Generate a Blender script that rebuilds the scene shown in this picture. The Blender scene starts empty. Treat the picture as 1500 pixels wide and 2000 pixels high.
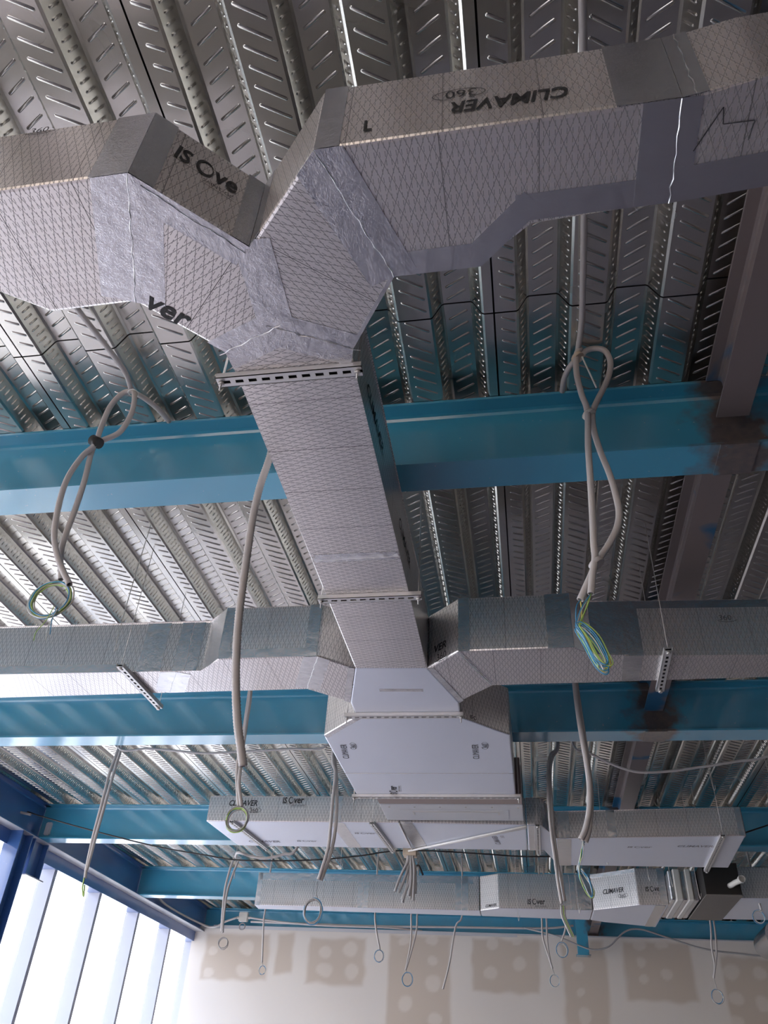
import bpy, bmesh, math, random
from mathutils import Vector, Matrix, noise
R_ = random.Random(7)
sc = bpy.context.scene
col = sc.collection
ZO = 1.6            # eye height: geometry below is written relative to the eye and lifted at the end

# ---------------------------------------------------------------- camera
cam = bpy.data.cameras.new('camera')
cam.sensor_fit = 'HORIZONTAL'; cam.sensor_width = 36.0
cam.lens = 1540.2436 / 1500 * 36.0
cam.clip_start = 0.05; cam.clip_end = 300
camo = bpy.data.objects.new('camera', cam); col.objects.link(camo)
camo.matrix_world = Matrix(((0.98621119, 0.05402007, 0.15642673, 0), (0.1569671, -0.6047936, -0.78075991, 0),
                            (0.05242918, 0.79454801, -0.60493359, 0), (0, 0, 0, 1)))
sc.camera = camo

# ---------------------------------------------------------------- world, sun, exposure
world = bpy.data.worlds.new('sky'); sc.world = world; world.use_nodes = True
wn = world.node_tree.nodes; wl = world.node_tree.links
for n in list(wn): wn.remove(n)
wo = wn.new('ShaderNodeOutputWorld'); bg = wn.new('ShaderNodeBackground')
tc = wn.new('ShaderNodeTexCoord'); sx = wn.new('ShaderNodeSeparateXYZ'); cr = wn.new('ShaderNodeValToRGB')
wl.new(tc.outputs['Generated'], sx.inputs[0]); wl.new(sx.outputs['Z'], cr.inputs[0])
cr.color_ramp.elements[0].position = 0.0; cr.color_ramp.elements[0].color = (0.98, 0.97, 1.0, 1)
cr.color_ramp.elements[1].position = 0.8; cr.color_ramp.elements[1].color = (0.50, 0.66, 1.0, 1)
wl.new(cr.outputs[0], bg.inputs[0]); bg.inputs[1].default_value = 5.2
wl.new(bg.outputs[0], wo.inputs[0])
sun = bpy.data.lights.new('sun', 'SUN'); sun.energy = 9.0; sun.angle = math.radians(1.5); sun.color = (1.0, 0.92, 0.82)
suno = bpy.data.objects.new('sun', sun); col.objects.link(suno)
suno.rotation_euler = Vector((0.60, -0.48, -0.64)).to_track_quat('-Z', 'Y').to_euler()
sc.view_settings.view_transform = 'Standard'; sc.view_settings.look = 'None'
sc.view_settings.gamma = 1.0; sc.view_settings.use_curve_mapping = False
sc.view_settings.exposure = 0.33
try:
    sc.cycles.max_bounces = 8; sc.cycles.diffuse_bounces = 5; sc.cycles.glossy_bounces = 5
    sc.cycles.caustics_reflective = True; sc.cycles.caustics_refractive = False
    sc.cycles.sample_clamp_indirect = 6.0; sc.cycles.use_denoising = True
    sc.cycles.blur_glossy = 0.5
except Exception: pass

# ---------------------------------------------------------------- materials
def mat(name, color, metallic=0.0, rough=0.6, bump=None, spec=None):
    m = bpy.data.materials.new(name); m.use_nodes = True
    p = m.node_tree.nodes['Principled BSDF']
    p.inputs['Base Color'].default_value = (*color, 1); p.inputs['Metallic'].default_value = metallic
    p.inputs['Roughness'].default_value = rough
    if spec is not None: p.inputs['Specular IOR Level'].default_value = spec
    if bump:
        scale, strength, dist = bump
        n = m.node_tree.nodes.new('ShaderNodeTexNoise'); n.inputs['Scale'].default_value = scale; n.inputs['Detail'].default_value = 4
        g = m.node_tree.nodes.new('ShaderNodeNewGeometry'); m.node_tree.links.new(g.outputs['Position'], n.inputs['Vector'])
        b = m.node_tree.nodes.new('ShaderNodeBump'); b.inputs['Strength'].default_value = strength; b.inputs['Distance'].default_value = dist
        m.node_tree.links.new(n.outputs['Fac'], b.inputs['Height']); m.node_tree.links.new(b.outputs[0], p.inputs['Normal'])
    return m
class NT:
    def __init__(s, m): s.t = m.node_tree; s.p = s.t.nodes['Principled BSDF']
    def new(s, k, **kw):
        n = s.t.nodes.new(k)
        for a, v in kw.items(): setattr(n, a, v)
        return n
    def link(s, a, b): s.t.links.new(a, b)
    def m(s, op, a, b=None, c=None):
        n = s.new('ShaderNodeMath', operation=op)
        for i, v in enumerate((a, b, c)):
            if v is None: continue
            if isinstance(v, (int, float)): n.inputs[i].default_value = v
            else: s.link(v, n.inputs[i])
        return n.outputs[0]
    def mix(s, f, a, b):
        n = s.new('ShaderNodeMix', data_type='RGBA')
        if isinstance(f, (int, float)): n.inputs[0].default_value = f
        else: s.link(f, n.inputs[0])
        for i, v in ((6, a), (7, b)):
            if isinstance(v, tuple): n.inputs[i].default_value = (*v, 1)
            else: s.link(v, n.inputs[i])
        return n.outputs[2]
    def noise(s, scale, detail=3, vec=None, dist=0.0):
        n = s.new('ShaderNodeTexNoise'); n.inputs['Scale'].default_value = scale; n.inputs['Detail'].default_value = detail
        n.inputs['Distortion'].default_value = dist
        if vec is None: vec = s.new('ShaderNodeNewGeometry').outputs['Position']
        s.link(vec, n.inputs['Vector']); return n.outputs['Fac']
    def ramp(s, f, a, b):
        n = s.new('ShaderNodeMapRange'); s.link(f, n.inputs[0]); n.inputs[1].default_value = a; n.inputs[2].default_value = b
        return n.outputs[0]
    def bump(s, h, strength, dist):
        b = s.new('ShaderNodeBump'); b.inputs['Strength'].default_value = strength; b.inputs['Distance'].default_value = dist
        s.link(h, b.inputs['Height']); s.link(b.outputs[0], s.p.inputs['Normal'])

def foil(name, printed, base=(0.86, 0.82, 0.80), rough=0.31, metallic=0.85):
    m = mat(name, base, metallic, rough); t = NT(m)
    uv = t.new('ShaderNodeUVMap').outputs[0]; s = t.new('ShaderNodeSeparateXYZ'); t.link(uv, s.inputs[0])
    u, v = s.outputs[0], s.outputs[1]
    bigu = t.noise(3.0, 2, uv); fine = t.noise(90.0, 3, uv)
    h = t.m('ADD', t.m('MULTIPLY', bigu, 6.0), t.m('MULTIPLY', fine, 0.25))
    t.bump(h, 0.22, 0.004)
    if printed:
        a, b, w = 0.0235, 0.058, 0.048
        def line(x, ww): return t.m('LESS_THAN', t.m('ABSOLUTE', t.m('SUBTRACT', t.m('FRACT', x), 0.5)), ww)
        ua = t.m('DIVIDE', u, a); vb = t.m('DIVIDE', v, b)
        d1 = line(t.m('ADD', ua, vb), w * 0.75); d2 = line(t.m('SUBTRACT', ua, vb), w * 0.75)
        dash = t.m('MULTIPLY', line(t.m('MULTIPLY', ua, 2.0), w * 1.6), t.m('GREATER_THAN', t.m('FRACT', t.m('MULTIPLY', vb, 3.0)), 0.35))
        solid = line(t.m('DIVIDE', u, 0.205), 0.0045)
        f = t.m('MAXIMUM', t.m('MAXIMUM', t.m('MULTIPLY', d1, 0.75), t.m('MULTIPLY', d2, 0.75)), t.m('MAXIMUM', t.m('MULTIPLY', dash, 0.7), solid))
        t.link(t.mix(t.m('MULTIPLY', f, 0.95), base, (0.05, 0.045, 0.045)), t.p.inputs['Base Color'])
        t.link(t.m('MULTIPLY', t.m('SUBTRACT', 1.0, f), metallic), t.p.inputs['Metallic'])
    return m
M = {}
M['foil_print'] = foil('printed_foil', True)
M['foil_plain'] = foil('plain_foil', False, (0.80, 0.84, 0.93), 0.40, 0.6)
# crumpled aluminium tape: smooth, mirror-like
M['tape'] = mat('aluminium_tape', (0.70, 0.70, 0.72), 1.0, 0.24); t = NT(M['tape'])
n1 = t.noise(22, 2); n2 = t.noise(160, 4, None, 1.5)
t.bump(t.m('ADD', t.m('MULTIPLY', n1, 3.0), t.m('POWER', n2, 2.0)), 0.28, 0.004)
M['crease'] = mat('creased_tape', (0.80, 0.79, 0.80), 0.95, 0.30, (400, 0.6, 0.002))
# galvanised deck
M['galv'] = mat('galvanised_deck', (0.50, 0.495, 0.48), 1.0, 0.33); t = NT(M['galv'])
n = t.noise(14, 4); t.link(t.mix(n, (0.58, 0.57, 0.525), (0.68, 0.66, 0.605)), t.p.inputs['Base Color'])
t.link(t.m('ADD', t.m('MULTIPLY', t.noise(3, 2), 0.08), 0.22), t.p.inputs['Roughness'])
M['rail'] = mat('galvanised_rail', (0.72, 0.71, 0.70), 0.7, 0.38)
M['wire'] = mat('steel_wire', (0.62, 0.60, 0.57), 0.6, 0.4)
M['conduit'] = mat('grey_pvc_conduit', (0.52, 0.49, 0.475), 0.0, 0.48)
M['cable'] = mat('grey_cable', (0.38, 0.37, 0.365), 0.0, 0.5)
M['black'] = mat('black_plastic', (0.012, 0.012, 0.013), 0.0, 0.5)
M['ink'] = mat('black_print', (0.02, 0.02, 0.022), 0.0, 0.55)
M['grey_ink'] = mat('grey_print', (0.30, 0.30, 0.33), 0.0, 0.6)
M['blue_wire'] = mat('blue_insulation', (0.05, 0.30, 0.55), 0.0, 0.4)
M['green_wire'] = mat('green_yellow_insulation', (0.42, 0.62, 0.16), 0.0, 0.4)
M['yellow_wire'] = mat('yellow_insulation', (0.75, 0.62, 0.10), 0.0, 0.4)
M['white_wire'] = mat('white_insulation', (0.72, 0.74, 0.70), 0.0, 0.4)
M['string'] = mat('white_nylon_strap', (0.82, 0.80, 0.76), 0.0, 0.7)
M['cardboard'] = mat('beige_cardboard', (0.62, 0.52, 0.40), 0.0, 0.8)
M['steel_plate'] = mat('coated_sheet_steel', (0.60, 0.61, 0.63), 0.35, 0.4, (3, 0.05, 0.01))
M['canvas'] = mat('brown_canvas', (0.34, 0.27, 0.24), 0.0, 0.8, (300, 0.3, 0.001))
M['black_box'] = mat('black_coated_steel', (0.018, 0.016, 0.014), 0.1, 0.55)
M['dirty_plate'] = mat('dusty_steel', (0.22, 0.20, 0.18), 0.3, 0.6, (6, 0.1, 0.01))
M['white_plastic'] = mat('white_plastic', (0.68, 0.66, 0.60), 0.0, 0.4)
M['concrete'] = mat('concrete_floor', (0.20, 0.175, 0.195), 0.0, 0.7, (8, 0.2, 0.01))
M['plaster'] = mat('plaster', (0.13, 0.12, 0.11), 0.0, 0.85)
M['ground'] = mat('outdoor_ground', (0.58, 0.52, 0.45), 0.0, 0.9)
M['bounce_wall'] = mat('beige_bounce_wall', (0.70, 0.55, 0.41), 0.0, 0.9)  # for the unseen wall added as a warm reflector
M['slab'] = mat('slab_concrete', (0.10, 0.10, 0.10), 0.0, 0.9)
M['alu_white'] = mat('pale_mullion', (0.47, 0.50, 0.60), 0.0, 0.35)
# painted steel with rust and filler smears by the welded joints at x = 0.81
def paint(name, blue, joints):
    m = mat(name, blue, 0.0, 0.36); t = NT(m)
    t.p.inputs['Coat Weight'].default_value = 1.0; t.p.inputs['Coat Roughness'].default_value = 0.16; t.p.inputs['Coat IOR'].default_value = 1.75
    g = t.new('ShaderNodeNewGeometry').outputs['Position']; s = t.new('ShaderNodeSeparateXYZ'); t.link(g, s.inputs[0])
    c = t.mix(t.noise(2.2, 3), blue, tuple(min(1, v * 1.28) for v in blue))
    if joints:
        d = t.m('ABSOLUTE', t.m('SUBTRACT', s.outputs[0], 0.83))
        d = t.m('ADD', d, t.m('MULTIPLY', t.m('SUBTRACT', t.noise(9, 4), 0.5), 0.35))
        f = t.ramp(d, 0.17, 0.07)
        rust = t.mix(t.noise(35, 5), (0.035, 0.022, 0.014), (0.20, 0.105, 0.06))
        c = t.mix(t.m('MULTIPLY', f, 0.9), c, rust)
    chip = t.m('GREATER_THAN', t.noise(60, 3), 0.735)
    c = t.mix(t.m('MULTIPLY', chip, 0.5), c, (0.45, 0.5, 0.55))
    t.link(c, t.p.inputs['Base Color']); t.bump(t.noise(120, 3), 0.08, 0.002)
    return m
M['blue'] = paint('blue_steel_paint', (0.045, 0.30, 0.45), True)
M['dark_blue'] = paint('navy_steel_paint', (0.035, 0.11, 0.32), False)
# longitudinal joists: bare primer brown with blue overspray
m = mat('primer_and_blue', (0.2, 0.2, 0.2), 0.0, 0.42); t = NT(m)
f = t.ramp(t.noise(1.9, 3, None, 0.6), 0.57, 0.62)
t.link(t.mix(f, (0.20, 0.165, 0.16), (0.02, 0.11, 0.22)), t.p.inputs['Base Color']); M['joist'] = m
# glass
m = bpy.data.materials.new('clear_glass'); m.use_nodes = True; nt = m.node_tree
for n in list(nt.nodes): nt.nodes.remove(n)
o = nt.nodes.new('ShaderNodeOutputMaterial'); mx = nt.nodes.new('ShaderNodeMixShader'); tr = nt.nodes.new('ShaderNodeBsdfTransparent'); gl = nt.nodes.new('ShaderNodeBsdfGlossy')
gl.inputs['Roughness'].default_value = 0.02; tr.inputs[0].default_value = (0.96, 0.98, 1, 1); mx.inputs[0].default_value = 0.06
nt.links.new(tr.outputs[0], mx.inputs[1]); nt.links.new(gl.outputs[0], mx.inputs[2]); nt.links.new(mx.outputs[0], o.inputs[0]); M['glass'] = m

# ---------------------------------------------------------------- helpers
def add(name, bm_or_me, m, parent=None, loc=(0, 0, 0)):
    """link a bmesh as one object; vertices are given in the scene frame, the origin goes to loc (or the parent's)"""
    if isinstance(bm_or_me, bmesh.types.BMesh):
        me = bpy.data.meshes.new(name)
        base = Vector(parent['_loc']) if parent is not None else Vector(loc)
        bmesh.ops.translate(bm_or_me, verts=bm_or_me.verts, vec=-base)
        bm_or_me.to_mesh(me); bm_or_me.free()
    else: me = bm_or_me
    if not me.materials:
        for q in (m if isinstance(m, (list, tuple)) else [m]): me.materials.append(q)
    o = bpy.data.objects.new(name, me); col.objects.link(o)
    if parent is not None: o.parent = parent; o['_loc'] = tuple(parent['_loc'])
    else: o.location = loc; o['_loc'] = tuple(loc)
    return o
def thing(name, label=None, cat=None, loc=(0, 0, 0), group=None, kind=None):
    o = bpy.data.objects.new(name, None); o.empty_display_size = 0.1; col.objects.link(o); o.location = loc; o['_loc'] = tuple(loc)
    return tag(o, label, cat, group, kind)
def tag(o, label=None, cat=None, group=None, kind=None):
    for k, v in (('label', label), ('category', cat), ('group', group), ('kind', kind)):
        if v: o[k] = v
    return o
def box(bm, a, b, mi=0):
    x0, y0, z0 = a; x1, y1, z1 = b
    v = [bm.verts.new(p) for p in ((x0, y0, z0), (x1, y0, z0), (x1, y1, z0), (x0, y1, z0), (x0, y0, z1), (x1, y0, z1), (x1, y1, z1), (x0, y1, z1))]
    for f in ((3, 2, 1, 0), (4, 5, 6, 7), (0, 1, 5, 4), (1, 2, 6, 5), (2, 3, 7, 6), (3, 0, 4, 7)):
        bm.faces.new([v[i] for i in f]).material_index = mi
def obox(bm, o, X, Y, Z):
    """box from corner o with edge vectors X, Y, Z"""
    o, X, Y, Z = Vector(o), Vector(X), Vector(Y), Vector(Z)
    v = [bm.verts.new(p) for p in (o, o + X, o + X + Y, o + Y, o + Z, o + X + Z, o + X + Y + Z, o + Y + Z)]
    for f in ((3, 2, 1, 0), (4, 5, 6, 7), (0, 1, 5, 4), (1, 2, 6, 5), (2, 3, 7, 6), (3, 0, 4, 7)): bm.faces.new([v[i] for i in f])
def B(*boxes):
    bm = bmesh.new()
    for a, b in boxes: box(bm, a, b)
    return bm
def spline(pts, n=6):
    P = [Vector(p) for p in pts]
    if len(P) < 3: return P
    out = []; Q = [P[0] * 2 - P[1]] + P + [P[-1] * 2 - P[-2]]
    for i in range(1, len(Q) - 2):
        a, b, c, d = Q[i - 1:i + 3]
        for k in range(n):
            s = k / n
            out.append(0.5 * ((2 * b) + (c - a) * s + (2 * a - 5 * b + 4 * c - d) * s * s + (3 * b - a - 3 * c + d) * s ** 3))
    out.append(P[-1]); return out
def tube(bm, path, r, sides=8, ribs=None, hollow=False):
    path = [Vector(p) for p in path]
    if ribs:
        q = [path[0]]; step = ribs / 2
        for a, b in zip(path, path[1:]):
            L = (b - a).length; k = max(1, int(round(L / step)))
            q += [a.lerp(b, (i + 1) / k) for i in range(k)]
        path = q
    T0 = (path[1] - path[0]).normalized(); N = T0.orthogonal().normalized(); rings = []
    for i, p in enumerate(path):
        T = (path[min(i + 1, len(path) - 1)] - path[max(i - 1, 0)])
        if T.length < 1e-9: T = T0
        T = T.normalized(); N = (N - T * N.dot(T)); N = N.normalized() if N.length > 1e-6 else T.orthogonal().normalized()
        Bn = T.cross(N); rr = r * (0.86 if (ribs and i % 2) else 1.0)
        rings.append([bm.verts.new(p + (N * math.cos(6.28318 * k / sides) + Bn * math.sin(6.28318 * k / sides)) * rr) for k in range(sides)])
        T0 = T
    for a, b in zip(rings, rings[1:]):
        for k in range(sides):
            f = bm.faces.new((a[k], a[(k + 1) % sides], b[(k + 1) % sides], b[k])); f.smooth = True
    if not hollow: bm.faces.new(rings[0][::-1]); bm.faces.new(rings[-1])
    else:   # open end: an inner wall running back up the pipe
        inner = []
        for ring, back in ((rings[-1], 0), (rings[-6] if len(rings) > 6 else rings[0], 1)):
            c = sum((v.co for v in ring), Vector()) / sides
            inner.append([bm.verts.new(c + (v.co - c) * 0.8) for v in ring])
        for k in range(sides):
            bm.faces.new((rings[-1][k], rings[-1][(k + 1) % sides], inner[0][(k + 1) % sides], inner[0][k]))
            bm.faces.new((inner[0][k], inner[0][(k + 1) % sides], inner[1][(k + 1) % sides], inner[1][k]))
        bm.faces.new(inner[1]); bm.faces.new(rings[0][::-1])
def T_(path, r, sides=8, n=6, **kw):
    bm = bmesh.new(); tube(bm, spline(path, n), r, sides, **kw); return bm
def ring_pts(c, rad, n=22, axis=(0, 1, 0), turns=1.0, jit=0.0, sq=1.0, ph=0.0):
    ax = Vector(axis).normalized(); u = ax.orthogonal().normalized() if abs(ax.y) < .9 else Vector((1, 0, 0)); w = ax.cross(u)
    return [Vector(c) + u * math.cos(ph + 6.28318 * turns * i / n) * (rad + R_.uniform(-jit, jit)) + w * math.sin(ph + 6.28318 * turns * i / n) * (rad * sq + R_.uniform(-jit, jit)) + ax * (R_.uniform(-jit, jit)) for i in range(n + 1)]

# measured cable paths and wall patches, metres relative to the eye
G = {
 'left_a':[(-1.488,1.486,2.215),(-1.47,1.626,2.215),(-1.445,1.774,2.215),(-1.431,1.894,2.215),(-1.445,1.979,2.215)],
 'left_strand1':[(-1.429,1.98,2.203),(-1.473,1.979,2.195),(-1.506,1.977,2.12),(-1.51,1.975,1.997),(-1.508,1.974,1.922),(-1.54,1.972,1.867),(-1.563,1.97,1.781),(-1.565,1.969,1.697),(-1.549,1.967,1.58),(-1.526,1.965,1.491),(-1.489,1.964,1.414),(-1.451,1.962,1.356),(-1.405,1.96,1.294)],
 'left_strand2':[(-1.429,1.98,2.203),(-1.414,1.982,2.144),(-1.411,1.984,2.071),(-1.435,1.986,1.987),(-1.504,1.988,1.948),(-1.524,1.99,1.908),(-1.511,1.992,1.759),(-1.508,1.994,1.621),(-1.511,1.996,1.512),(-1.502,1.998,1.438),(-1.471,2.0,1.342)],
 'left_tail':[(-1.436,1.992,2.21),(-1.404,2.035,2.21),(-1.375,2.096,2.21),(-1.357,2.169,2.21)],
 'left_ring':[(-1.467,1.98,1.255),0.069],
 'right_drop':[(0.246,0.794,2.225),(0.255,0.96,2.225),(0.269,1.24,2.225),(0.278,1.491,2.225),(0.283,1.705,2.225),(0.285,1.856,2.225),(0.276,1.996,2.225)],
 'right_strand1':[(0.286,1.973,2.226),(0.269,1.973,2.195),(0.26,1.973,2.095),(0.267,1.973,1.992),(0.278,1.973,1.91),(0.265,1.973,1.756),(0.258,1.973,1.626),(0.25,1.973,1.485),(0.242,1.973,1.371),(0.24,1.973,1.316),(0.228,1.973,1.264),(0.216,1.973,1.196)],
 'right_strand2':[(0.279,1.985,2.185),(0.306,1.986,2.224),(0.346,1.987,2.242),(0.375,1.988,2.209),(0.382,1.989,2.145),(0.36,1.99,2.063),(0.321,1.991,1.98),(0.296,1.992,1.915),(0.293,1.994,1.841),(0.303,1.995,1.749),(0.321,1.996,1.651),(0.33,1.997,1.568),(0.332,1.998,1.498),(0.319,1.999,1.441),(0.286,2.0,1.378),(0.251,2.001,1.326),(0.217,2.002,1.257),(0.187,2.003,1.195)],
 'right_tail':[(0.271,2.002,2.205),(0.246,2.044,2.205),(0.229,2.098,2.205),(0.223,2.163,2.205)],
 'right_wires_top':[(0.216,1.973,1.196),(0.185,1.973,1.177)],
 'right_tie':[(0.284,1.953,2.157),(0.316,1.953,1.998)],
 'right_coil':[(0.169,1.973,1.095),(0.186,1.973,1.095),(0.216,1.973,1.057),(0.237,1.973,1.003),(0.243,1.973,0.973),(0.23,1.973,0.964),(0.209,1.973,0.989),(0.188,1.973,1.051),(0.171,1.973,1.086)],
 'hose':[(-0.79,1.93,1.885),(-0.801,1.941,1.771),(-0.821,1.952,1.65),(-0.83,1.963,1.529),(-0.83,1.974,1.394),(-0.829,1.985,1.267),(-0.825,1.995,1.147),(-0.815,2.006,1.033),(-0.803,2.017,0.941),(-0.787,2.028,0.853),(-0.769,2.039,0.783),(-0.757,2.05,0.734)],
 'strand4':[(-1.621,4.3,2.072),(-1.612,4.3,1.937),(-1.611,4.3,1.775),(-1.605,4.3,1.59),(-1.596,4.3,1.442),(-1.559,4.3,1.314)],
 'strand4b':[(-1.633,4.32,2.03),(-1.626,4.32,1.752),(-1.63,4.32,1.537),(-1.584,4.32,1.32)],
 'ring4':[(-1.574,4.3,1.244),(-1.515,4.3,1.245)],
 'pair5a':[(-2.893,5.25,2.022),(-2.901,5.25,1.834),(-2.906,5.25,1.617),(-2.911,5.25,1.41),(-2.912,5.25,1.213),(-2.917,5.25,1.18)],
 'pair5b':[(-2.914,5.25,2.022),(-2.933,5.25,1.834),(-2.93,5.25,1.617),(-2.93,5.25,1.41),(-2.92,5.25,1.213),(-2.91,5.25,1.133)],
 'wire5':[(-2.921,5.25,1.18),(-2.914,5.25,1.111),(-2.909,5.25,1.07),(-2.886,5.25,1.018),(-2.901,5.25,1.092)],
 'pair6a':[(-1.312,5.3,1.963),(-1.283,5.3,1.848),(-1.285,5.3,1.673),(-1.283,5.3,1.472),(-1.288,5.3,1.343),(-1.331,5.3,1.162)],
 'pair6b':[(-1.299,5.32,1.97),(-1.281,5.32,1.855),(-1.261,5.32,1.679),(-1.253,5.32,1.478),(-1.273,5.32,1.317),(-1.318,5.32,1.161)],
 'wire6':[(-1.336,5.3,1.15),(-1.336,5.3,1.081),(-1.321,5.3,1.037)],
 'ring6':[(-1.348,5.3,0.977),(-1.292,5.3,0.979)],
 'pair7a':[(0.235,5.3,2.036),(0.185,5.3,1.965),(0.16,5.3,1.844),(0.152,5.3,1.644),(0.153,5.3,1.485),(0.165,5.3,1.301),(0.173,5.3,1.168),(0.185,5.3,1.054)],
 'pair7b':[(0.243,5.32,2.043),(0.198,5.32,1.955),(0.177,5.32,1.851),(0.169,5.32,1.651),(0.17,5.32,1.49),(0.178,5.32,1.306),(0.193,5.32,1.188),(0.205,5.32,1.073)],
 'wires7':[(0.19,5.3,1.046),(0.191,5.3,0.985),(0.218,5.3,0.917),(0.235,5.3,0.877)],
 'hose8':[(0.311,4.2,1.981),(0.313,4.2,1.829),(0.319,4.2,1.683),(0.329,4.2,1.543),(0.333,4.2,1.408),(0.32,4.2,1.278),(0.29,4.2,1.178),(0.263,4.2,1.129)],
 'hose8b':[(0.318,4.22,1.991),(0.323,4.22,1.838),(0.331,4.22,1.662),(0.338,4.22,1.468),(0.332,4.22,1.31),(0.309,4.22,1.184),(0.285,4.22,1.122)],
 'coil8':[(0.276,4.2,1.117),(0.261,4.2,1.061),(0.24,4.2,0.997),(0.249,4.2,0.939),(0.273,4.2,0.883),(0.292,4.2,0.868),(0.298,4.2,0.895),(0.279,4.2,0.951),(0.254,4.2,0.99)],
 'cable9r':[(0.336,5.2,1.996),(0.43,5.2,1.944),(0.552,5.2,1.875),(0.705,5.2,1.818),(0.893,5.2,1.818),(1.116,5.2,1.847),(1.339,5.2,1.882),(1.593,5.2,1.93)],
 'cable9l':[(-2.886,5.2,2.003),(-2.654,5.2,1.994),(-2.455,5.2,1.977),(-2.22,5.2,1.957),(-1.956,5.2,1.967),(-1.623,5.2,1.983),(-1.332,5.2,2.01)],
 'black':[(-5.06,7.0,2.152),(-4.43,7.0,2.027),(-3.933,7.0,1.916),(-3.302,7.0,1.789),(-2.805,7.0,1.718),(-2.469,7.0,1.68),(-1.873,7.0,1.688),(-1.428,7.0,1.728),(-1.12,7.0,1.773),(-0.77,7.0,1.777),(-0.341,7.0,1.758),(0.12,7.0,1.745)],
 'grey10':[(-2.521,7.05,1.755),(-2.399,7.05,1.727),(-2.257,7.05,1.712),(-2.1,7.05,1.748),(-1.991,7.05,1.8)],
 'pair11a':[(-2.753,7.6,1.832),(-2.777,7.6,1.709),(-2.789,7.6,1.554),(-2.774,7.6,1.34),(-2.756,7.6,1.215)],
 'pair11b':[(-2.701,7.6,1.824),(-2.738,7.6,1.688),(-2.765,7.6,1.533),(-2.757,7.6,1.298),(-2.745,7.6,1.207)],
 'ring11':[(-2.725,7.6,1.126),(-2.682,7.6,1.127)],
 'c12':[(-2.814,9.0,1.698),(-2.815,9.0,1.548),(-2.774,9.0,1.167)],
 'r12':[(-2.764,9.0,1.102),(-2.732,9.0,1.103)],
 'c13':[(-1.652,9.2,1.737),(-1.636,9.2,1.564),(-1.579,9.2,1.349)],
 'r13':[(-1.582,9.2,1.292),(-1.533,9.2,1.294)],
 'c14':[(-1.289,9.4,1.759),(-1.281,9.4,1.485),(-1.317,9.4,1.268),(-1.331,9.4,1.197)],
 'r14':[(-1.312,9.4,1.113),(-1.258,9.4,1.115)],
 'c14b':[(-1.222,9.4,1.75),(-1.228,9.4,1.56),(-1.292,9.4,1.316),(-1.326,9.4,1.211)],
 'c15':[(-0.732,9.4,1.751),(-0.804,9.4,1.62),(-0.869,9.4,1.282),(-0.937,9.4,1.039)],
 'c16':[(0.11,9.4,1.741),(0.107,9.4,1.547),(0.157,9.4,1.36),(0.185,9.4,1.259)],
 'r16':[(0.198,9.4,1.155),(0.244,9.4,1.157)],
 'c16b':[(0.158,9.4,1.742),(0.151,9.4,1.5),(0.169,9.4,1.314)],
 'c17':[(0.34,9.0,1.673),(0.33,9.0,1.556),(0.286,9.0,1.45)],
 'r17':[(0.284,9.0,1.368),(0.339,9.0,1.37)],
 'c18':[(1.849,9.6,1.771),(1.819,9.6,1.532),(1.818,9.6,1.37),(1.786,9.6,1.251)],
 'r18':[(1.794,9.6,1.092),(1.848,9.6,1.093)],
 'c18b':[(1.885,9.6,1.772),(1.865,9.6,1.533),(1.833,9.6,1.393),(1.788,9.6,1.265)],
 'c19':[(1.918,7.8,1.972),(1.93,7.8,1.791),(1.931,7.8,1.608),(1.936,7.8,1.536)],
 'r19':[(1.903,7.8,1.484),(1.949,7.8,1.485)],
 'bun0':[(-0.909,6.35,1.636),(-0.906,6.35,1.543),(-0.957,6.35,1.433),(-0.999,6.35,1.321)],
 'bun1':[(-0.897,6.35,1.636),(-0.894,6.35,1.543),(-0.929,6.35,1.415),(-0.972,6.35,1.314)],
 'bun2':[(-0.917,6.35,1.636),(-0.915,6.35,1.58),(-0.906,6.35,1.415),(-0.942,6.35,1.249)],
 'bun3':[(-0.889,6.35,1.636),(-0.887,6.35,1.573),(-0.878,6.35,1.398),(-0.894,6.35,1.291)],
 'bun4':[(-0.885,6.35,1.636),(-0.883,6.35,1.573),(-0.867,6.35,1.416),(-0.881,6.35,1.274)],
 'bun5':[(-0.901,6.35,1.636),(-0.899,6.35,1.573),(-0.89,6.35,1.416),(-0.947,6.35,1.273)],
 'bun6':[(-0.873,6.35,1.636),(-0.871,6.35,1.573),(-0.857,6.35,1.47),(-0.858,6.35,1.261)],
 'bun7':[(-0.881,6.35,1.636),(-0.88,6.35,1.58),(-0.849,6.35,1.471),(-0.844,6.35,1.31)],
 'wallcable1':[(-5.206,11.9,2.348),(-4.933,11.9,2.184),(-4.622,11.9,1.992),(-4.426,11.9,1.965),(-4.286,11.9,2.033),(-4.121,11.9,2.09)],
 'wallcable2':[(-3.955,11.9,2.094),(-3.687,11.9,2.068),(-3.311,11.9,2.038),(-2.794,11.9,2.019),(-1.93,11.9,2.015)],
 'wallconduit':[(-3.926,11.95,2.051),(-2.37,11.95,2.038),(-0.952,11.95,2.055),(0.143,11.95,2.071),(0.549,11.95,2.112),(0.955,11.95,2.183)],
 'jbox':[(-4.042,11.95,2.114)],
 'wallcable3':[(0.293,11.5,1.909),(0.571,11.5,1.812),(0.756,11.5,1.766),(0.949,11.5,1.811),(1.157,11.5,1.978),(1.349,11.5,2.012),(1.648,11.5,1.934),(2.056,11.5,1.82),(2.467,11.5,1.776),(2.879,11.5,1.772)],
 'leftcable':[(-4.945,7.0,2.133),(-4.796,7.0,2.091),(-4.597,7.0,2.054)],
 'd4near':[(-2.744,8.394,1.59),(-1.676,8.392,1.59),(-0.481,8.393,1.59),(-0.299,8.256,1.59),(0.567,8.245,1.59),(0.955,7.982,1.59),(1.206,7.954,1.59)],
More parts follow.
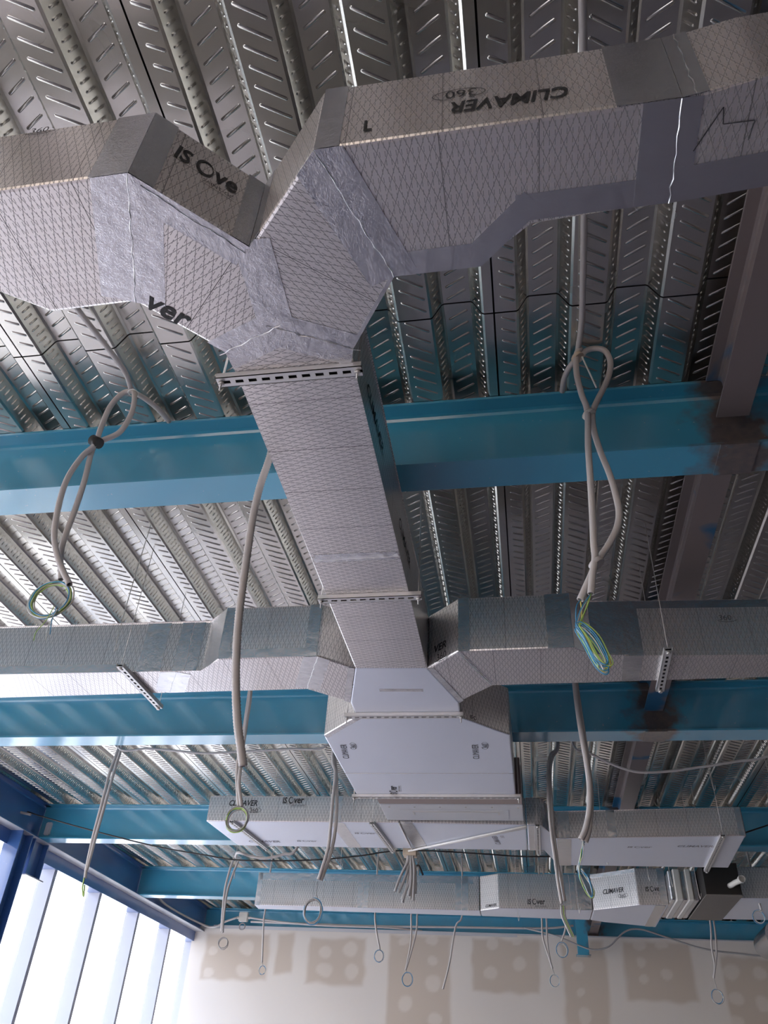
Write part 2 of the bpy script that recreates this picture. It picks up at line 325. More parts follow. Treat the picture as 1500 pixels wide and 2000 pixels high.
 'd4far':[(-2.758,8.59,1.59),(0.061,8.663,1.59),(0.56,8.696,1.59),(0.709,8.775,1.59),(1.205,8.961,1.59)],
 'd4collar':[(1.206,7.954,1.59),(1.312,7.355,1.59),(1.205,8.961,1.59),(1.265,8.297,1.59),(1.425,8.322,1.59)],
 'box':[(1.456,7.509,1.59),(1.73,7.501,1.59),(1.476,8.525,1.59),(1.756,8.511,1.59)],
 'boxtop':[(1.514,7.934,1.9),(1.815,7.86,1.9)],
 'cyl':[(1.943,8.359,1.55),(1.993,7.805,1.55),(2.148,9.22,1.55),(2.215,8.86,1.55)],
 'valve':[(1.735,8.0,1.748),(1.821,8.0,1.741)],
}
TAN = [(-4.585, -3.638, 1.341, 1.909), (-3.075, -2.266, 1.342, 1.898), (-1.937, -1.102, 0.863, 1.954), (-0.809, 0.069, 1.324, 1.947), (0.371, 0.924, 0.951, 1.954), (1.166, 2.011, 1.301, 1.964), (2.36, 3.077, 1.03, 1.821), (-3.522, -3.299, 1.448, 1.912)]
BLOB = [(-3.962, 1.745, 0.097, 0.082), (-3.974, 1.456, 0.103, 0.073), (-4.465, 1.415, 0.067, 0.055), (-4.467, 1.699, 0.075, 0.057), (-2.836, 1.715, 0.094, 0.081), (-2.478, 1.757, 0.1, 0.093), (-2.814, 1.5, 0.114, 0.085), (-2.457, 1.493, 0.092, 0.096), (-1.735, 1.884, 0.085, 0.062), (-1.34, 1.907, 0.084, 0.056), (-1.343, 1.667, 0.069, 0.06), (-1.339, 1.399, 0.095, 0.082), (-1.694, 1.153, 0.095, 0.097), (-1.3, 0.998, 0.093, 0.067), (-0.548, 1.886, 0.075, 0.073), (-0.192, 1.927, 0.075, 0.055), (-0.572, 1.542, 0.094, 0.076), (-0.191, 1.661, 0.087, 0.083), (0.555, 1.637, 0.079, 0.064), (0.58, 1.362, 0.058, 0.051), (0.587, 1.1, 0.076, 0.099), (0.699, 1.903, 0.06, 0.042), (1.377, 1.928, 0.078, 0.06), (1.662, 1.93, 0.078, 0.054), (1.374, 1.721, 0.058, 0.058), (1.367, 1.537, 0.076, 0.057), (1.681, 1.604, 0.076, 0.069), (2.463, 1.652, 0.093, 0.085), (2.813, 1.652, 0.074, 0.074), (2.465, 1.362, 0.085, 0.066), (2.775, 1.319, 0.072, 0.082), (2.433, 1.118, 0.084, 0.064)]

# ================================================================ SETTING
XL, XR, YN, YF, ZF, H = -4.95, 7.2, -5.0, 12.3, -1.6, 2.25
tag(add('floor', B(((XL, YN, ZF - .15), (XR, YF, ZF))), M['concrete']), kind='structure')
tag(add('ground', B(((-60, -40, ZF - .4), (60, 60, ZF - .16))), M['ground']), kind='structure')
tag(add('light_bounce_wall', B(((-30, -17, ZF - .16), (20, -16, 6.5))), M['bounce_wall']), kind='structure')  # unseen wall added outdoors to bounce warm light in from behind
# ceiling: composite deck sheets under a cast slab
ceil = thing('ceiling', loc=(0, 0, H), kind='structure')
add('slab', B(((-5.6, YN, H + .09), (XR, YF + .3, H + .25))), M['slab'], ceil)
PIT, C0, LW, TW, DH = 0.302, 0.007, 0.062, 0.054, 0.076
def deck_mesh(y0, y1, emboss):
    bm = bmesh.new(); x0 = C0 - .0185; c = .006
    prof = [(x0, .010), (x0, 0)]; webs = []
    for k in range(3):
        cc = C0 + PIT * k; r = cc + LW; tl = cc + PIT / 2 - TW; tr_ = cc + PIT / 2 + TW; nl = cc + PIT - LW
        if k: prof += [(cc - LW + c, 0)]
        prof += [(r - c, 0), (r + .002, c), (tl - .002, DH - c), (tl + c, DH), (tr_ - c, DH), (tr_ + .002, DH - c), (nl - .002, c)]
        webs += [((r + .002, c), (tl - .002, DH - c)), ((nl - .002, c), (tr_ + .002, DH - c))]
    e = x0 + PIT * 3 - .006
    prof += [(C0 + PIT * 3 - LW + c, 0), (e, 0), (e, .010)]
    a = [bm.verts.new((x, y0, H + z)) for x, z in prof]; b = [bm.verts.new((x, y1, H + z)) for x, z in prof]
    for i in range(len(prof) - 1): bm.faces.new((a[i], b[i], b[i + 1], a[i + 1]))
    # thin edge beads along the flanges
    def capsule(c, L, Nn, ln, w, hgt, seg=4):
        c, L, Nn = Vector(c), Vector(L).normalized(), Vector(Nn).normalized(); W = Nn.cross(L)
        out, inn = [], []
        for s in (1, -1):
            for i in range(seg + 1):
                th = -math.pi / 2 + math.pi * i / seg
                d = L * (math.cos(th) * s) + W * (math.sin(th) * s)
                e0 = c + L * (s * (ln / 2 - w / 2))
                out.append(bm.verts.new(e0 + d * (w / 2) + Nn * .0001)); inn.append(bm.verts.new(e0 + d * (w / 2 * .45) + Nn * hgt))
        n = len(out)
        for i in range(n):
            f = bm.faces.new((out[i], out[(i + 1) % n], inn[(i + 1) % n], inn[i])); f.smooth = True
        f = bm.faces.new(inn); f.smooth = True
    if emboss:
        n = int((y1 - y0) / .052)
        for j in range(n):
            y = y0 + .03 + j * .052
            for k in range(3):
                cc = C0 + PIT * k
                if k == 0: capsule((cc + .027, y, H), (.9, .42, 0), (0, 0, -1), .056, .011, .0032)
                else: capsule((cc + .004, y, H), (.86, .50, 0), (0, 0, -1), .098, .011, .0032)
                capsule((cc + PIT / 2, y + .02, H + DH), (.86, -.46, 0), (0, 0, -1), .080, .010, .0032)
        n = int((y1 - y0) / .0275)
        for j in range(n):
            y = y0 + .015 + j * .0275
            for i, (p, q) in enumerate(webs):
                d = Vector((q[0] - p[0], 0, q[1] - p[1])); nn = Vector((d.z, 0, -d.x)) * (1 if i % 2 == 0 else -1)
                if nn.z > 0: nn = -nn
                mid = Vector(((p[0] + q[0]) / 2, y, H + (p[1] + q[1]) / 2))
                capsule(mid + d * (.05 if j % 2 else -.05), d, nn, .042, .009, .0028, 2)
    bmesh.ops.translate(bm, verts=bm.verts, vec=(0, 0, -H))
    me = bpy.data.meshes.new('deck_sheet'); bm.to_mesh(me); bm.free(); me.materials.append(M['galv']); return me
rows = [(-5.0, -1.62, False), (-1.615, 1.797, True), (1.803, 7.38, True), (7.385, 12.55, True)]
for (y0, y1, em) in rows:
    me = deck_mesh(y0, y1, em)
    for k in range(-6, 8):
        o = bpy.data.objects.new('deck_sheet', me); col.objects.link(o); o.parent = ceil; o.location = (k * .906, 0, 0)
        o['_loc'] = (0, 0, 0)

# ---- steel beams
def ibeam(a, b, z0, z1, w, tf=.0115, tw=.0075, r=.016):
    """I section between plan points a and b"""
    bm = bmesh.new(); a, b = Vector((*a, 0)), Vector((*b, 0)); d = (b - a).normalized(); s = Vector((d.y, -d.x, 0))
    h = w / 2; q = tw / 2; zb, zt = z0 + tf, z1 - tf
    half = [(h, z0), (h, zb - .001), (h - .001, zb), (q + r, zb), (q + r * .3, zb + r * .3), (q, zb + r), (q, zt - r), (q + r * .3, zt - r * .3), (q + r, zt), (h - .001, zt), (h, zt + .001), (h, z1)]
    prof = half + [(-x, z) for x, z in half[::-1]]
    A = [bm.verts.new(a + s * x + Vector((0, 0, z))) for x, z in prof]; Bv = [bm.verts.new(b + s * x + Vector((0, 0, z))) for x, z in prof]
    n = len(prof)
    for i in range(n): bm.faces.new((A[i], Bv[i], Bv[(i + 1) % n], A[(i + 1) % n]))
    bm.faces.new(A[::-1]); bm.faces.new(Bv); bmesh.ops.recalc_face_normals(bm, faces=bm.faces)
    return bm
ZB = 1.925
cross = [(2.203, 2.363, 'nearest blue cross beam, above the long foil trunk duct'),
         (4.795, 4.955, 'second blue cross beam, behind the middle pair of branch ducts'),
         (7.31, 7.47, 'third blue cross beam, meeting the window wall at the steel column'),
         (9.72, 9.88, 'fourth blue cross beam, half hidden by the farthest duct'),
         (12.12, 12.28, 'farthest blue cross beam, right above the plasterboard wall')]
for y0, y1, lab in cross:
    ym = (y0 + y1) / 2
    t = thing('steel_beam', lab, 'beam', (-4.70, ym, ZB), 'blue cross beams under the deck')
    add('beam_profile', ibeam((-4.70, ym), (XR, ym), ZB, H - .002, .16), M['blue'], t)
    # welded gusset and plate at the joist joint
    add('weld_plate', B(((.745, y0 - .003, ZB - .006), (.875, y1 + .003, ZB - .0005))), M['blue'], t)
ys = [-5.0] + [v for c in cross for v in (c[0], c[1])]
labs = ['rust brown joist at upper right, in front of the nearest cross beam', 'rust brown joist between the first and second cross beams',
        'rust stained joist between the second and third cross beams', 'joist between the third and fourth cross beams', 'joist between the fourth and farthest cross beams']
for i in range(5):
    a, b = (ys[0] if i == 0 else cross[i - 1][1]) + .004, cross[i][0] - .004
    t = thing('steel_joist', labs[i], 'beam', (.81, a, 2.05), 'joists running away from the camera')
    add('beam_profile', ibeam((.81, a), (.81, b), 2.05, H - .002, .112, .009, .006, .012), M['joist'], t)
    if i:
        add('end_plate', B(((.752, a - .002, 2.046), (.868, a + .004, 2.236))), M['blue'], t)
t = thing('steel_post_stub', 'short blue steel post with end plate hanging below the farthest cross beam', 'post', (.62, 11.62, 1.72))
bm = bmesh.new(); box(bm, (.56, 11.58, 1.72), (.70, 11.70, 2.24)); add('post_tube', bm, M['blue'], t)
add('end_plate', B(((.54, 11.56, 1.712), (.72, 11.72, 1.72))), M['blue'], t)
# edge beam along the window wall, its lintel, and the column
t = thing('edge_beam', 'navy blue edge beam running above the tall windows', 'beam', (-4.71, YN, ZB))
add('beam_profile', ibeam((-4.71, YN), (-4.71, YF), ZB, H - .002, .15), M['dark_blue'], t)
add('flange_sheen_plate', B(((-4.79, YN, ZB - .004), (-4.632, YF, ZB - .0005))), M['steel_plate'], t)  # pale plate added to stand in for window light reflected on the flange
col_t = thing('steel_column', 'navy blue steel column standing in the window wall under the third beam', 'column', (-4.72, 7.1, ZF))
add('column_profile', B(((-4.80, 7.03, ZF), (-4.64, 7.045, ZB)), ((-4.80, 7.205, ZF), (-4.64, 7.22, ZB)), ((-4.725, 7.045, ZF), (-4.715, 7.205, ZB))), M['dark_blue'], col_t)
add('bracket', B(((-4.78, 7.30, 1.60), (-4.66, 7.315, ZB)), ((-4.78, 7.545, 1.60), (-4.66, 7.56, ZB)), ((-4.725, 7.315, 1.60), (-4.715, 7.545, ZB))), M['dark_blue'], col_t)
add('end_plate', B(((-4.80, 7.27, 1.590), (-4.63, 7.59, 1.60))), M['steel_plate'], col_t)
# curtain wall
win = thing('window_1', loc=(-4.85, YN, ZF), kind='structure')
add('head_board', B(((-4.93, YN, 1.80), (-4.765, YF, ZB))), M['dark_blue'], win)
add('sill', B(((-4.95, YN, ZF), (-4.765, YF, ZF + .12))), M['alu_white'], win)
muls = [12.22, 11.215, 10.17, 9.10, 8.05, 6.62, 5.55, 4.5, 3.45, 2.4, 1.35, .3, -.75]
for i, y in enumerate(muls):
    add('mullion', B(((-4.945, y - .055, ZF + .12), (-4.785, y, 1.80))), M['alu_white'], win)
ed = sorted(muls)
tag(add('wall_left_blocker', B(((-4.95, YN, ZF), (-4.80, -.81, 1.80))), M['plaster']), kind='structure')  # unseen solid stretch added to block window light and steepen the falloff
for a, b in zip(ed, ed[1:]):
    add('pane', B(((-4.93, a + .003, ZF + .12), (-4.924, b - .058, 1.80))), M['glass'], win)
# far wall: plasterboard with skimmed joints; a colour map of compound and bare board
WY, WT = 12.06, 2.0

bm = bmesh.new(); cl = bm.verts.layers.float_color.new('stain')
nx, nz = 330, 62; x0, x1, z0 = -4.80, 3.4, .62
def wallcol(x, z):
    w1 = noise.noise(Vector((x * 5, z * 5, 1))) * .035; w2 = noise.noise(Vector((x * 5, z * 5, 9))) * .035
    c = Vector((.74, .69, .63)); X, Z = x + w1, z + w2; k = 0.0
    for (a, b, zb, zt) in TAN:
        dd = min(X - a, b - X, Z - zb, zt - Z); k = max(k, min(1, max(0, dd / .05 + .5)))
    c = c.lerp(Vector((.54, .45, .36)), k * .75)
    kk = 0.0
    for (cx, cz, rx, rz) in BLOB:
        d = math.hypot((X - cx) / rx, (Z - cz) / rz); kk = max(kk, min(1, max(0, (1.15 - d) / .3)))
    c = c.lerp(Vector((.74, .68, .61)), kk * .6)
    c *= 1 + .06 * noise.noise(Vector((x * 1.3, z * 1.3, 4)))
    return (*c, 1)
V = [[None] * (nz + 1) for _ in range(nx + 1)]
for i in range(nx + 1):
    for j in range(nz + 1):
        x = x0 + (x1 - x0) * i / nx; z = z0 + (WT - z0) * j / nz
        v = bm.verts.new((x, WY, z)); v[cl] = wallcol(x, z); V[i][j] = v
for i in range(nx):
    for j in range(nz): bm.faces.new((V[i][j], V[i + 1][j], V[i + 1][j + 1], V[i][j + 1]))
def q4(p):
    vs = [bm.verts.new(a) for a in p]
    for v in vs: v[cl] = (.74, .69, .63, 1)
    bm.faces.new(vs)
q4([(x0, WY, ZF), (XR, WY, ZF), (XR, WY, z0), (x0, WY, z0)])
q4([(x1, WY, z0), (XR, WY, z0), (XR, WY, WT), (x1, WY, WT)])
q4([(x0, WY, WT), (XR, WY, WT), (XR, WY + .045, WT), (x0, WY + .045, WT)])
q4([(x0, WY + .045, WT), (XR, WY + .045, WT), (XR, WY + .045, ZF), (x0, WY + .045, ZF)])
m = mat('skimmed_plasterboard', (.6, .57, .53), 0, .85); t_ = NT(m); at = t_.new('ShaderNodeAttribute', attribute_name='stain'); t_.link(at.outputs['Color'], t_.p.inputs['Base Color'])
tag(add('wall_far', bm, m), kind='structure')
tag(add('trim_1', B(((-4.5, WY - .02, WT - .002), (XR, WY + .05, WT + .012)), ((-4.5, WY - .02, WT - .03), (-.2, WY - .012, WT - .002))), M['steel_plate']), kind='structure')
tag(add('wall_right', B(((XR, YN, ZF), (XR + .2, YF, H + .2))), M['plaster']), kind='structure')
tag(add('wall_back', B(((XL, YF + .28, ZF), (XR, YF + .5, H + .3))), M['plaster']), kind='structure')
tag(add('wall_near', B(((-.7, YN - .2, ZF), (XR, YN, H + .2)), ((XL, YN - .2, 1.95), (-.7, YN, H + .2))), M['plaster']), kind='structure')  # unseen wall, its opening shaped to let fill light in on the left

# ================================================================ AIR DUCTS
def duct_body(bm, fp, zb, zt, bev=.008):
    n = len(fp)
    if sum(fp[i][0] * fp[(i + 1) % n][1] - fp[(i + 1) % n][0] * fp[i][1] for i in range(n)) < 0: fp = fp[::-1]
    lo = [bm.verts.new((x, y, zb)) for x, y in fp]; hi = [bm.verts.new((x, y, zt)) for x, y in fp]
    bm.faces.new(lo[::-1]); bm.faces.new(hi)
    for i in range(n): bm.faces.new((lo[i], lo[(i + 1) % n], hi[(i + 1) % n], hi[i]))
    bmesh.ops.bevel(bm, geom=list(bm.edges), offset=bev, segments=2, affect='EDGES', profile=.5)
def foil_uv(bm, ang, base, plain_bottom):
    uv = bm.loops.layers.uv.new('UVMap'); ca, sa = math.cos(ang), math.sin(ang)
    for f in bm.faces:
        nrm = f.normal
        if abs(nrm.z) > .6:
            if plain_bottom: f.material_index = 1
            for l in f.loops: p = l.vert.co; l[uv].uv = (p.x * ca + p.y * sa, -p.x * sa + p.y * ca)
        else:
            tx = Vector((-nrm.y, nrm.x, 0)).normalized()
            for l in f.loops: p = l.vert.co; l[uv].uv = (p.x * tx.x + p.y * tx.y, p.z)
FP = {}
def duct(label, fp, zb, zt, ang=0.0, plain=False, name='air_duct', all_plain=False):
    cx = sum(p[0] for p in fp) / len(fp); cy = sum(p[1] for p in fp) / len(fp)
    t = thing(name, label, 'duct', (cx, cy, zb), 'foil faced air duct sections')
    bm = bmesh.new(); duct_body(bm, fp, zb, zt); bm.normal_update(); foil_uv(bm, ang, 0, plain)
    if all_plain:
        for f in bm.faces: f.material_index = 1
    add('duct_board', bm, [M['foil_print'], M['foil_plain']], t)
    t['_zb'] = zb; t['_zt'] = zt; FP[t.name] = fp
    return t
def crease(bm, a, b, nrm, w=.0016):
    a, b, nrm = Vector(a), Vector(b), Vector(nrm); L = (b - a).length; k = max(3, int(L / .018)); d = (b - a).normalized(); s = nrm.cross(d)
    prev = None
    for i in range(k + 1):
        p = a.lerp(b, i / k) + s * R_.uniform(-.003, .003); ww = w * R_.uniform(.35, 1.0); hh = R_.uniform(.001, .0028)
        cur = [bm.verts.new(p + s * ww + nrm * .0009), bm.verts.new(p + nrm * hh), bm.verts.new(p - s * ww + nrm * .0009)]
        if prev:
            for q in (0, 1): bm.faces.new((prev[q], cur[q], cur[q + 1], prev[q + 1]))
        prev = cur
TZ = [0]
def clip_poly(P, o, n):
    """keep the part of polygon P where (p - o) . n >= 0"""
    out = []
    for i in range(len(P)):
        a, c = P[i], P[(i + 1) % len(P)]; da, dc = (a - o).dot(n), (c - o).dot(n)
        if da >= 0: out.append(a)
        if (da >= 0) != (dc >= 0): out.append(a.lerp(c, da / (da - dc)))
    return out
def tape_b(t, a, b, w=.12, cr=False, ext=.0):
    """aluminium tape centred on the seam a-b, cut to the underside it is stuck on"""
    a, b = Vector(a), Vector(b); d = (b - a).normalized(); s = Vector((-d.y, d.x)); a, b = a - d * ext, b + d * ext
    P = [Vector(p) for p in FP[t.name]]
    for o, n in ((a, d), (b, -d), (a + s * w / 2, -s), (a - s * w / 2, s)): P = clip_poly(P, o, n)
    P = [p for k, p in enumerate(P) if (p - P[k - 1]).length > 1e-5]
    TZ[0] = (TZ[0] + 1) % 7; z1 = t['_zb'] - .0003; z0 = z1 - .0005 - TZ[0] * .00018
    if len(P) > 2:
        bm = bmesh.new(); lo = [bm.verts.new((p.x, p.y, z0)) for p in P]; hi = [bm.verts.new((p.x, p.y, z1)) for p in P]; n = len(P)
        bm.faces.new(lo); bm.faces.new(hi[::-1])
        for k in range(n): bm.faces.new((lo[k], hi[k], hi[(k + 1) % n], lo[(k + 1) % n]))
        bmesh.ops.recalc_face_normals(bm, faces=bm.faces); tp = add('foil_tape', bm, M['tape'], t)
    if cr and len(P) > 2:
        bm = bmesh.new(); crease(bm, Vector((*a, t['_zb'] - .0016)), Vector((*b, t['_zb'] - .0016)), (0, 0, -1)); add('tape_crease', bm, M['crease'], tp)
def tape_s(t, A, Bp, s0, s1, z0=None, z1=None, cr=False):
    """tape on the side wall A->B between distances s0 and s1 and heights z0, z1; outside is to the right of A->B"""
    z0 = t['_zb'] + .001 if z0 is None else z0; z1 = t['_zt'] - .001 if z1 is None else z1
    A, Bp = Vector((*A, 0)), Vector((*Bp, 0)); d = (Bp - A).normalized(); n = Vector((d.y, -d.x, 0))
    bm = bmesh.new(); obox(bm, A + d * s0 + n * .0003 + Vector((0, 0, z0)), d * (s1 - s0), n * .0009, (0, 0, z1 - z0))
    tp = add('foil_tape', bm, M['tape'], t)
    if cr:
        bm = bmesh.new(); q = A + d * ((s0 + s1) / 2) + n * .0008; crease(bm, q + Vector((0, 0, z0)), q + Vector((0, 0, z1)), n); add('tape_crease', bm, M['crease'], tp)
# ---- lettering
def text_mesh(s, off=0.0, shear=0.0, sp=1.0):
    c = bpy.data.curves.new('lettering', 'FONT'); c.body = s; c.offset = off; c.shear = shear; c.space_character = sp; c.size = 1.0
    c.resolution_u = 3; o = bpy.data.objects.new('lettering', c); col.objects.link(o)
    dg = bpy.context.evaluated_depsgraph_get(); me = bpy.data.meshes.new_from_object(o.evaluated_get(dg))
    bpy.data.objects.remove(o); bpy.data.curves.remove(c); return me
def lay(items, parent, O, U, V_, W, name='printed_lettering', m='ink'):
    """items: list of (mesh, x, y, scale); laid on the face at O with unit vectors U and V, scaled so that total width is W"""
    bm = bmesh.new()
    for me, x, y, s, sy in items:
        k = len(bm.verts); bm.from_mesh(me); bm.verts.ensure_lookup_table()
        for v in bm.verts[k:]: v.co = Vector((v.co.x * s + x, v.co.y * sy + y, 0))
    xs = [v.co.x for v in bm.verts]; x0, x1 = min(xs), max(xs); f = W / (x1 - x0)
    U, V_ = Vector(U).normalized(), Vector(V_).normalized(); n = U.cross(V_)
    for v in bm.verts: v.co = Vector(O) + U * ((v.co.x - x0) * f) + V_ * (v.co.y * f) + n * .0016
    return add(name, bm, M[m], parent)
def arc_mesh(rx, ry, t0, t1, w0, w1, n=28):
    me = bpy.data.meshes.new('arc'); vs, fs = [], []
    for i in range(n + 1):
        a = t0 + (t1 - t0) * i / n; s = i / n; w = w0 + (w1 - w0) * math.sin(math.pi * s)
        vs += [(math.cos(a) * (rx + w / 2), math.sin(a) * (ry + w / 2), 0), (math.cos(a) * (rx - w / 2), math.sin(a) * (ry - w / 2), 0)]
        if i: fs.append((2 * i - 2, 2 * i - 1, 2 * i + 1, 2 * i))
    me.from_pydata(vs, [], fs); return me
TM = {k: text_mesh(s, o, h, sp) for k, s, o, h, sp in [('CL', 'CLIMAVER', .022, .22, 1.0), ('CT', 'CLIMAVER', .0, .0, 1.0), ('360', '360', .0, 0, 1.0), ('IS', 'IS', .03, .12, 1.0), ('ver', 'ver', .022, .08, 1.0),
      ('ve', 've', .022, .08, 1.0), ('SG', 'SAINT-GOBAIN', .0, 0, 1.0), ('SC', 'SAINT-GC', 0, 0, 1), ('VER', 'VER', .022, .22, 1), ('CLA', 'CLIMAVE', .022, .22, 1), ('30', '36', 0, 0, 1), ('ER', 'L', .03, 0, 1)]}
swirl = arc_mesh(.28, .28, .5, 6.7, .03, .12); oval = arc_mesh(1.0, .34, math.pi * .62, math.pi * 2.35, .045, .045); bar = bpy.data.meshes.new('bar'); bar.from_pydata([(0, 0, 0), (1, 0, 0), (1, .02, 0), (0, .02, 0)], [], [(0, 1, 2, 3)])
ovb = arc_mesh(1.0, .3, math.pi * 1.05, math.pi * 1.95, .05, .05)
def climaver(p, O, U, V_, W, m='ink'): return lay([(TM['CL'], 0, 0, .8, .95), (TM['360'], 2.85, -.78, .7, .7), (oval, 3.45, -.52, .85, .95)], p, O, U, V_, W, m=m)
def isover(p, O, U, V_, W, m='ink', end='ver'): return lay([(TM['IS'], 0, 0, .8, 1.0), (swirl, 1.13, .36, 1, 1.3), (TM[end], 1.47, 0, .95, 1.2), (TM['SG'] if end == 'ver' else TM['SC'], 1.15, -.36, .26, .26), (bar, 0, -.10, 1.1, 1), (bar, 1.1, -.46, 2.0 if end == 'ver' else 1.3, 1)], p, O, U, V_, W, m=m)
def t360(p, O, U, V_, W, m='ink'): return lay([(TM['360'], 0, 0, .7, .7), (ovb, .62, .1, .85, .9)], p, O, U, V_, W, m=m)

ZD, ZT = 1.61, 1.88
P0, P1, P2, P3, P4, P5, P6, P7 = (-.785, .813), (-.572, 1.027), (-.5785, 1.269), (-.733, 1.334), (-.911, 1.148), (-.366, .815), (-.2435, 1.150), (-.385, 1.362)
# 1 left branch, nearest
fp = [(-3.4, .83), P0, P4, (-1.148, 1.153), (-1.262, 1.055), (-3.4, 1.065)]
d = duct('wide foil duct running off the left edge, numbers 360 at its top', fp, ZD, ZT)
tape_b(d, P0, P4, .17, True); t360(d, (-1.125, .8143, 1.862), (1, -.007, 0), (0, 0, 1), .085)
tape_s(d, (-3.4, .83), P0, 2.615 - .095, 2.615)
# 2 left diagonal elbow piece
d = duct('short slanted foil elbow at upper left, big cut-off black letters on its side', [P0, P1, P2, P3, P4], ZD, ZT, math.radians(45))
tape_b(d, P0, P4, .15); tape_b(d, P0, P1, .13); tape_b(d, P1, P2, .075, ext=.02); tape_b(d, P2, P3, .10, ext=.02)
bm = bmesh.new(); crease(bm, (-.770, .845, ZD - .0016), (-.585, 1.040, ZD - .0016), (0, 0, -1)); add('tape_crease', bm, M['crease'], d)
tape_s(d, P0, P1, .0, .06); tape_s(d, P0, P1, .255, .300)
u = Vector((P1[0] - P0[0], P1[1] - P0[1], 0)).normalized()
isover(d, Vector((*P0, 1.795)) + u * .070 + Vector((0, 0, -.03)), u, (0, 0, 1), .17, end='ve')
lay([(TM['ver'], 0, 0, 1, 1)], d, (-.895, 1.160, ZD), (.70, .71, 0), (.71, -.70, 0), .118)
# 3 right diagonal elbow piece
d = duct('slanted foil elbow in the centre of the forked junction, one bright front edge', [P1, P5, P6, P7, P2], ZD, ZT, math.radians(-50))
tape_b(d, P1, P2, .11, ext=.02); tape_b(d, P5, P6, .13, True); tape_b(d, P7, P2, .10, ext=.02); tape_b(d, P6, P7, .02)
tape_s(d, P1, P5, 0, .05)
# 4 trunk
TR = [P3, P2, P7, (-.403, 1.42), (-.403, 3.0), (-.403, 3.25), (-.736, 3.232), (-.727, 1.42)]
d = duct('long straight foil trunk duct running away through the middle', TR, ZD, ZT, math.radians(90))
tape_b(d, P2, P3, .12, True, .02); tape_b(d, P2, P7, .12, True, .02)
tape_b(d, (-.716, 2.335), (-.408, 2.335), .05, cr=False)
bm = bmesh.new(); crease(bm, (-.722, 2.345, ZD - .0008), (-.404, 2.335, ZD - .0008), (0, 0, -1), .014); add('tape_crease', bm, M['crease'], d)
for yy, ch in ((1.62, 'CLIMAVER'), (2.3, 'CLIMAVER')):
    lay([(TM['CL'], 0, 0, .8, .8)], d, (-.4025, yy, 1.72), (0, 1, 0), (0, 0, 1), .30)
# 5 right branch, nearest
fp = [P5, (.38, .807), (.38, 1.033), (.0816, 1.038), (-.0336, 1.146), P6]
d = duct('broad foil duct at upper right with upside-down black lettering', fp, ZD, ZT)
tape_b(d, P5, P6, .12); tape_b(d, (.0816, 1.038), (.38, 1.033), .13, ext=.03)
tape_b(d, (-.0336, 1.146), (.0816, 1.038), .12, ext=.04); tape_b(d, P6, (-.0336, 1.146), .13, ext=.02)
tape_b(d, (.38, .807), (.38, 1.033), .15)
tape_s(d, P5, (.38, .807), .62, .745); tape_s(d, P5, (.38, .807), 0, .055)
climaver(d, (.168, .8085, 1.722), (-1, .01, 0), (0, 0, -1), .285)
lay([(TM['ER'], 0, 0, .5, .8)], d, (-.262, .813, 1.655), (1, 0, 0), (0, 0, 1), .018)
# 6 right branch extension
fp = [(.38, .807), (.53, .787), (3.6, .70), (3.6, .955), (.58, 1.018), (.38, 1.033)]
d = duct('foil duct leaving through the upper right edge, with an arrow outline', fp, ZD, ZT)
tape_b(d, (.38, .807), (.38, 1.033), .08, True); tape_b(d, (.58, 1.018), (3.6, .955), .15); tape_b(d, (.38, 1.033), (.58, 1.018), .16)
tape_s(d, (.38, .807), (.53, .787), 0, .05, cr=True)
# arrow outlines printed on the foil
def outline(p, O, U, V_, pts, w=.0022):
    bm = bmesh.new(); U, V_ = Vector(U), Vector(V_); n = U.cross(V_)
    Q = [Vector(O) + U * a + V_ * b + n * .0016 for a, b in pts]
    for a, b in zip(Q, Q[1:]):
        dd = (b - a).normalized(); s = n.cross(dd) * w / 2; bm.faces.new([bm.verts.new(v) for v in (a - s, b - s, b + s, a + s)])
    add('printed_arrow', bm, M['ink'], p)
outline(d, (.415, .80, ZD), (1, 0, 0), (0, -1, 0), [(0, -.12), (.045, -.035), (.05, -.07), (.11, -.07), (.105, -.11)])
# 7 middle junction
J = [(-.736, 3.232), (-.403, 3.25), (-.29, 3.627), (-.295, 3.812), (-.832, 3.785), (-.83, 3.606)]
d = duct('pale foil neck piece where the middle branches meet the trunk', J, ZD, ZT, 0, plain=True)
tape_b(d, (-.66, 3.47), (-.45, 3.48), .03)
# 8 left middle branch
A1 = [(-.736, 3.232), (-.883, 3.107), (-1.353, 3.107), (-1.471, 3.228), (-4.3, 3.19), (-4.3, 3.52), (-1.66, 3.452), (-1.008, 3.433), (-.83, 3.606)]
d = duct('long middle branch duct reaching the left edge, with a widened middle section', A1, ZD, ZT)
tape_b(d, (-.883, 3.107), (-1.008, 3.433), .12, True); tape_b(d, (-1.60, 3.225), (-1.72, 3.452), .14, True); tape_b(d, (-.736, 3.232), (-.83, 3.606), .06)
tape_s(d, A1[2], A1[1], 0, .05); tape_s(d, A1[2], A1[1], .41, .465); tape_s(d, A1[4], A1[3], 2.68, 2.80, cr=True); tape_s(d, A1[4], A1[3], 2.50, 2.62)
tape_s(d, A1[2], A1[1], .05, .41, ZD + .002, ZD + .045); tape_s(d, A1[4], A1[3], .0, 2.45, ZD + .002, ZD + .045); tape_s(d, A1[3], A1[2], 0, .168)
uu = Vector((-.160, -.169, 0)).normalized()
lay([(TM['CLA'], 0, 0, .8, .75), (TM['30'], 2.9, -.78, .7, .7), (oval, 3.3, -.52, .6, .95)], d, (-.752, 3.475, ZD), uu, (uu.y, -uu.x, 0) if False else (-uu.y, uu.x, 0), .235)
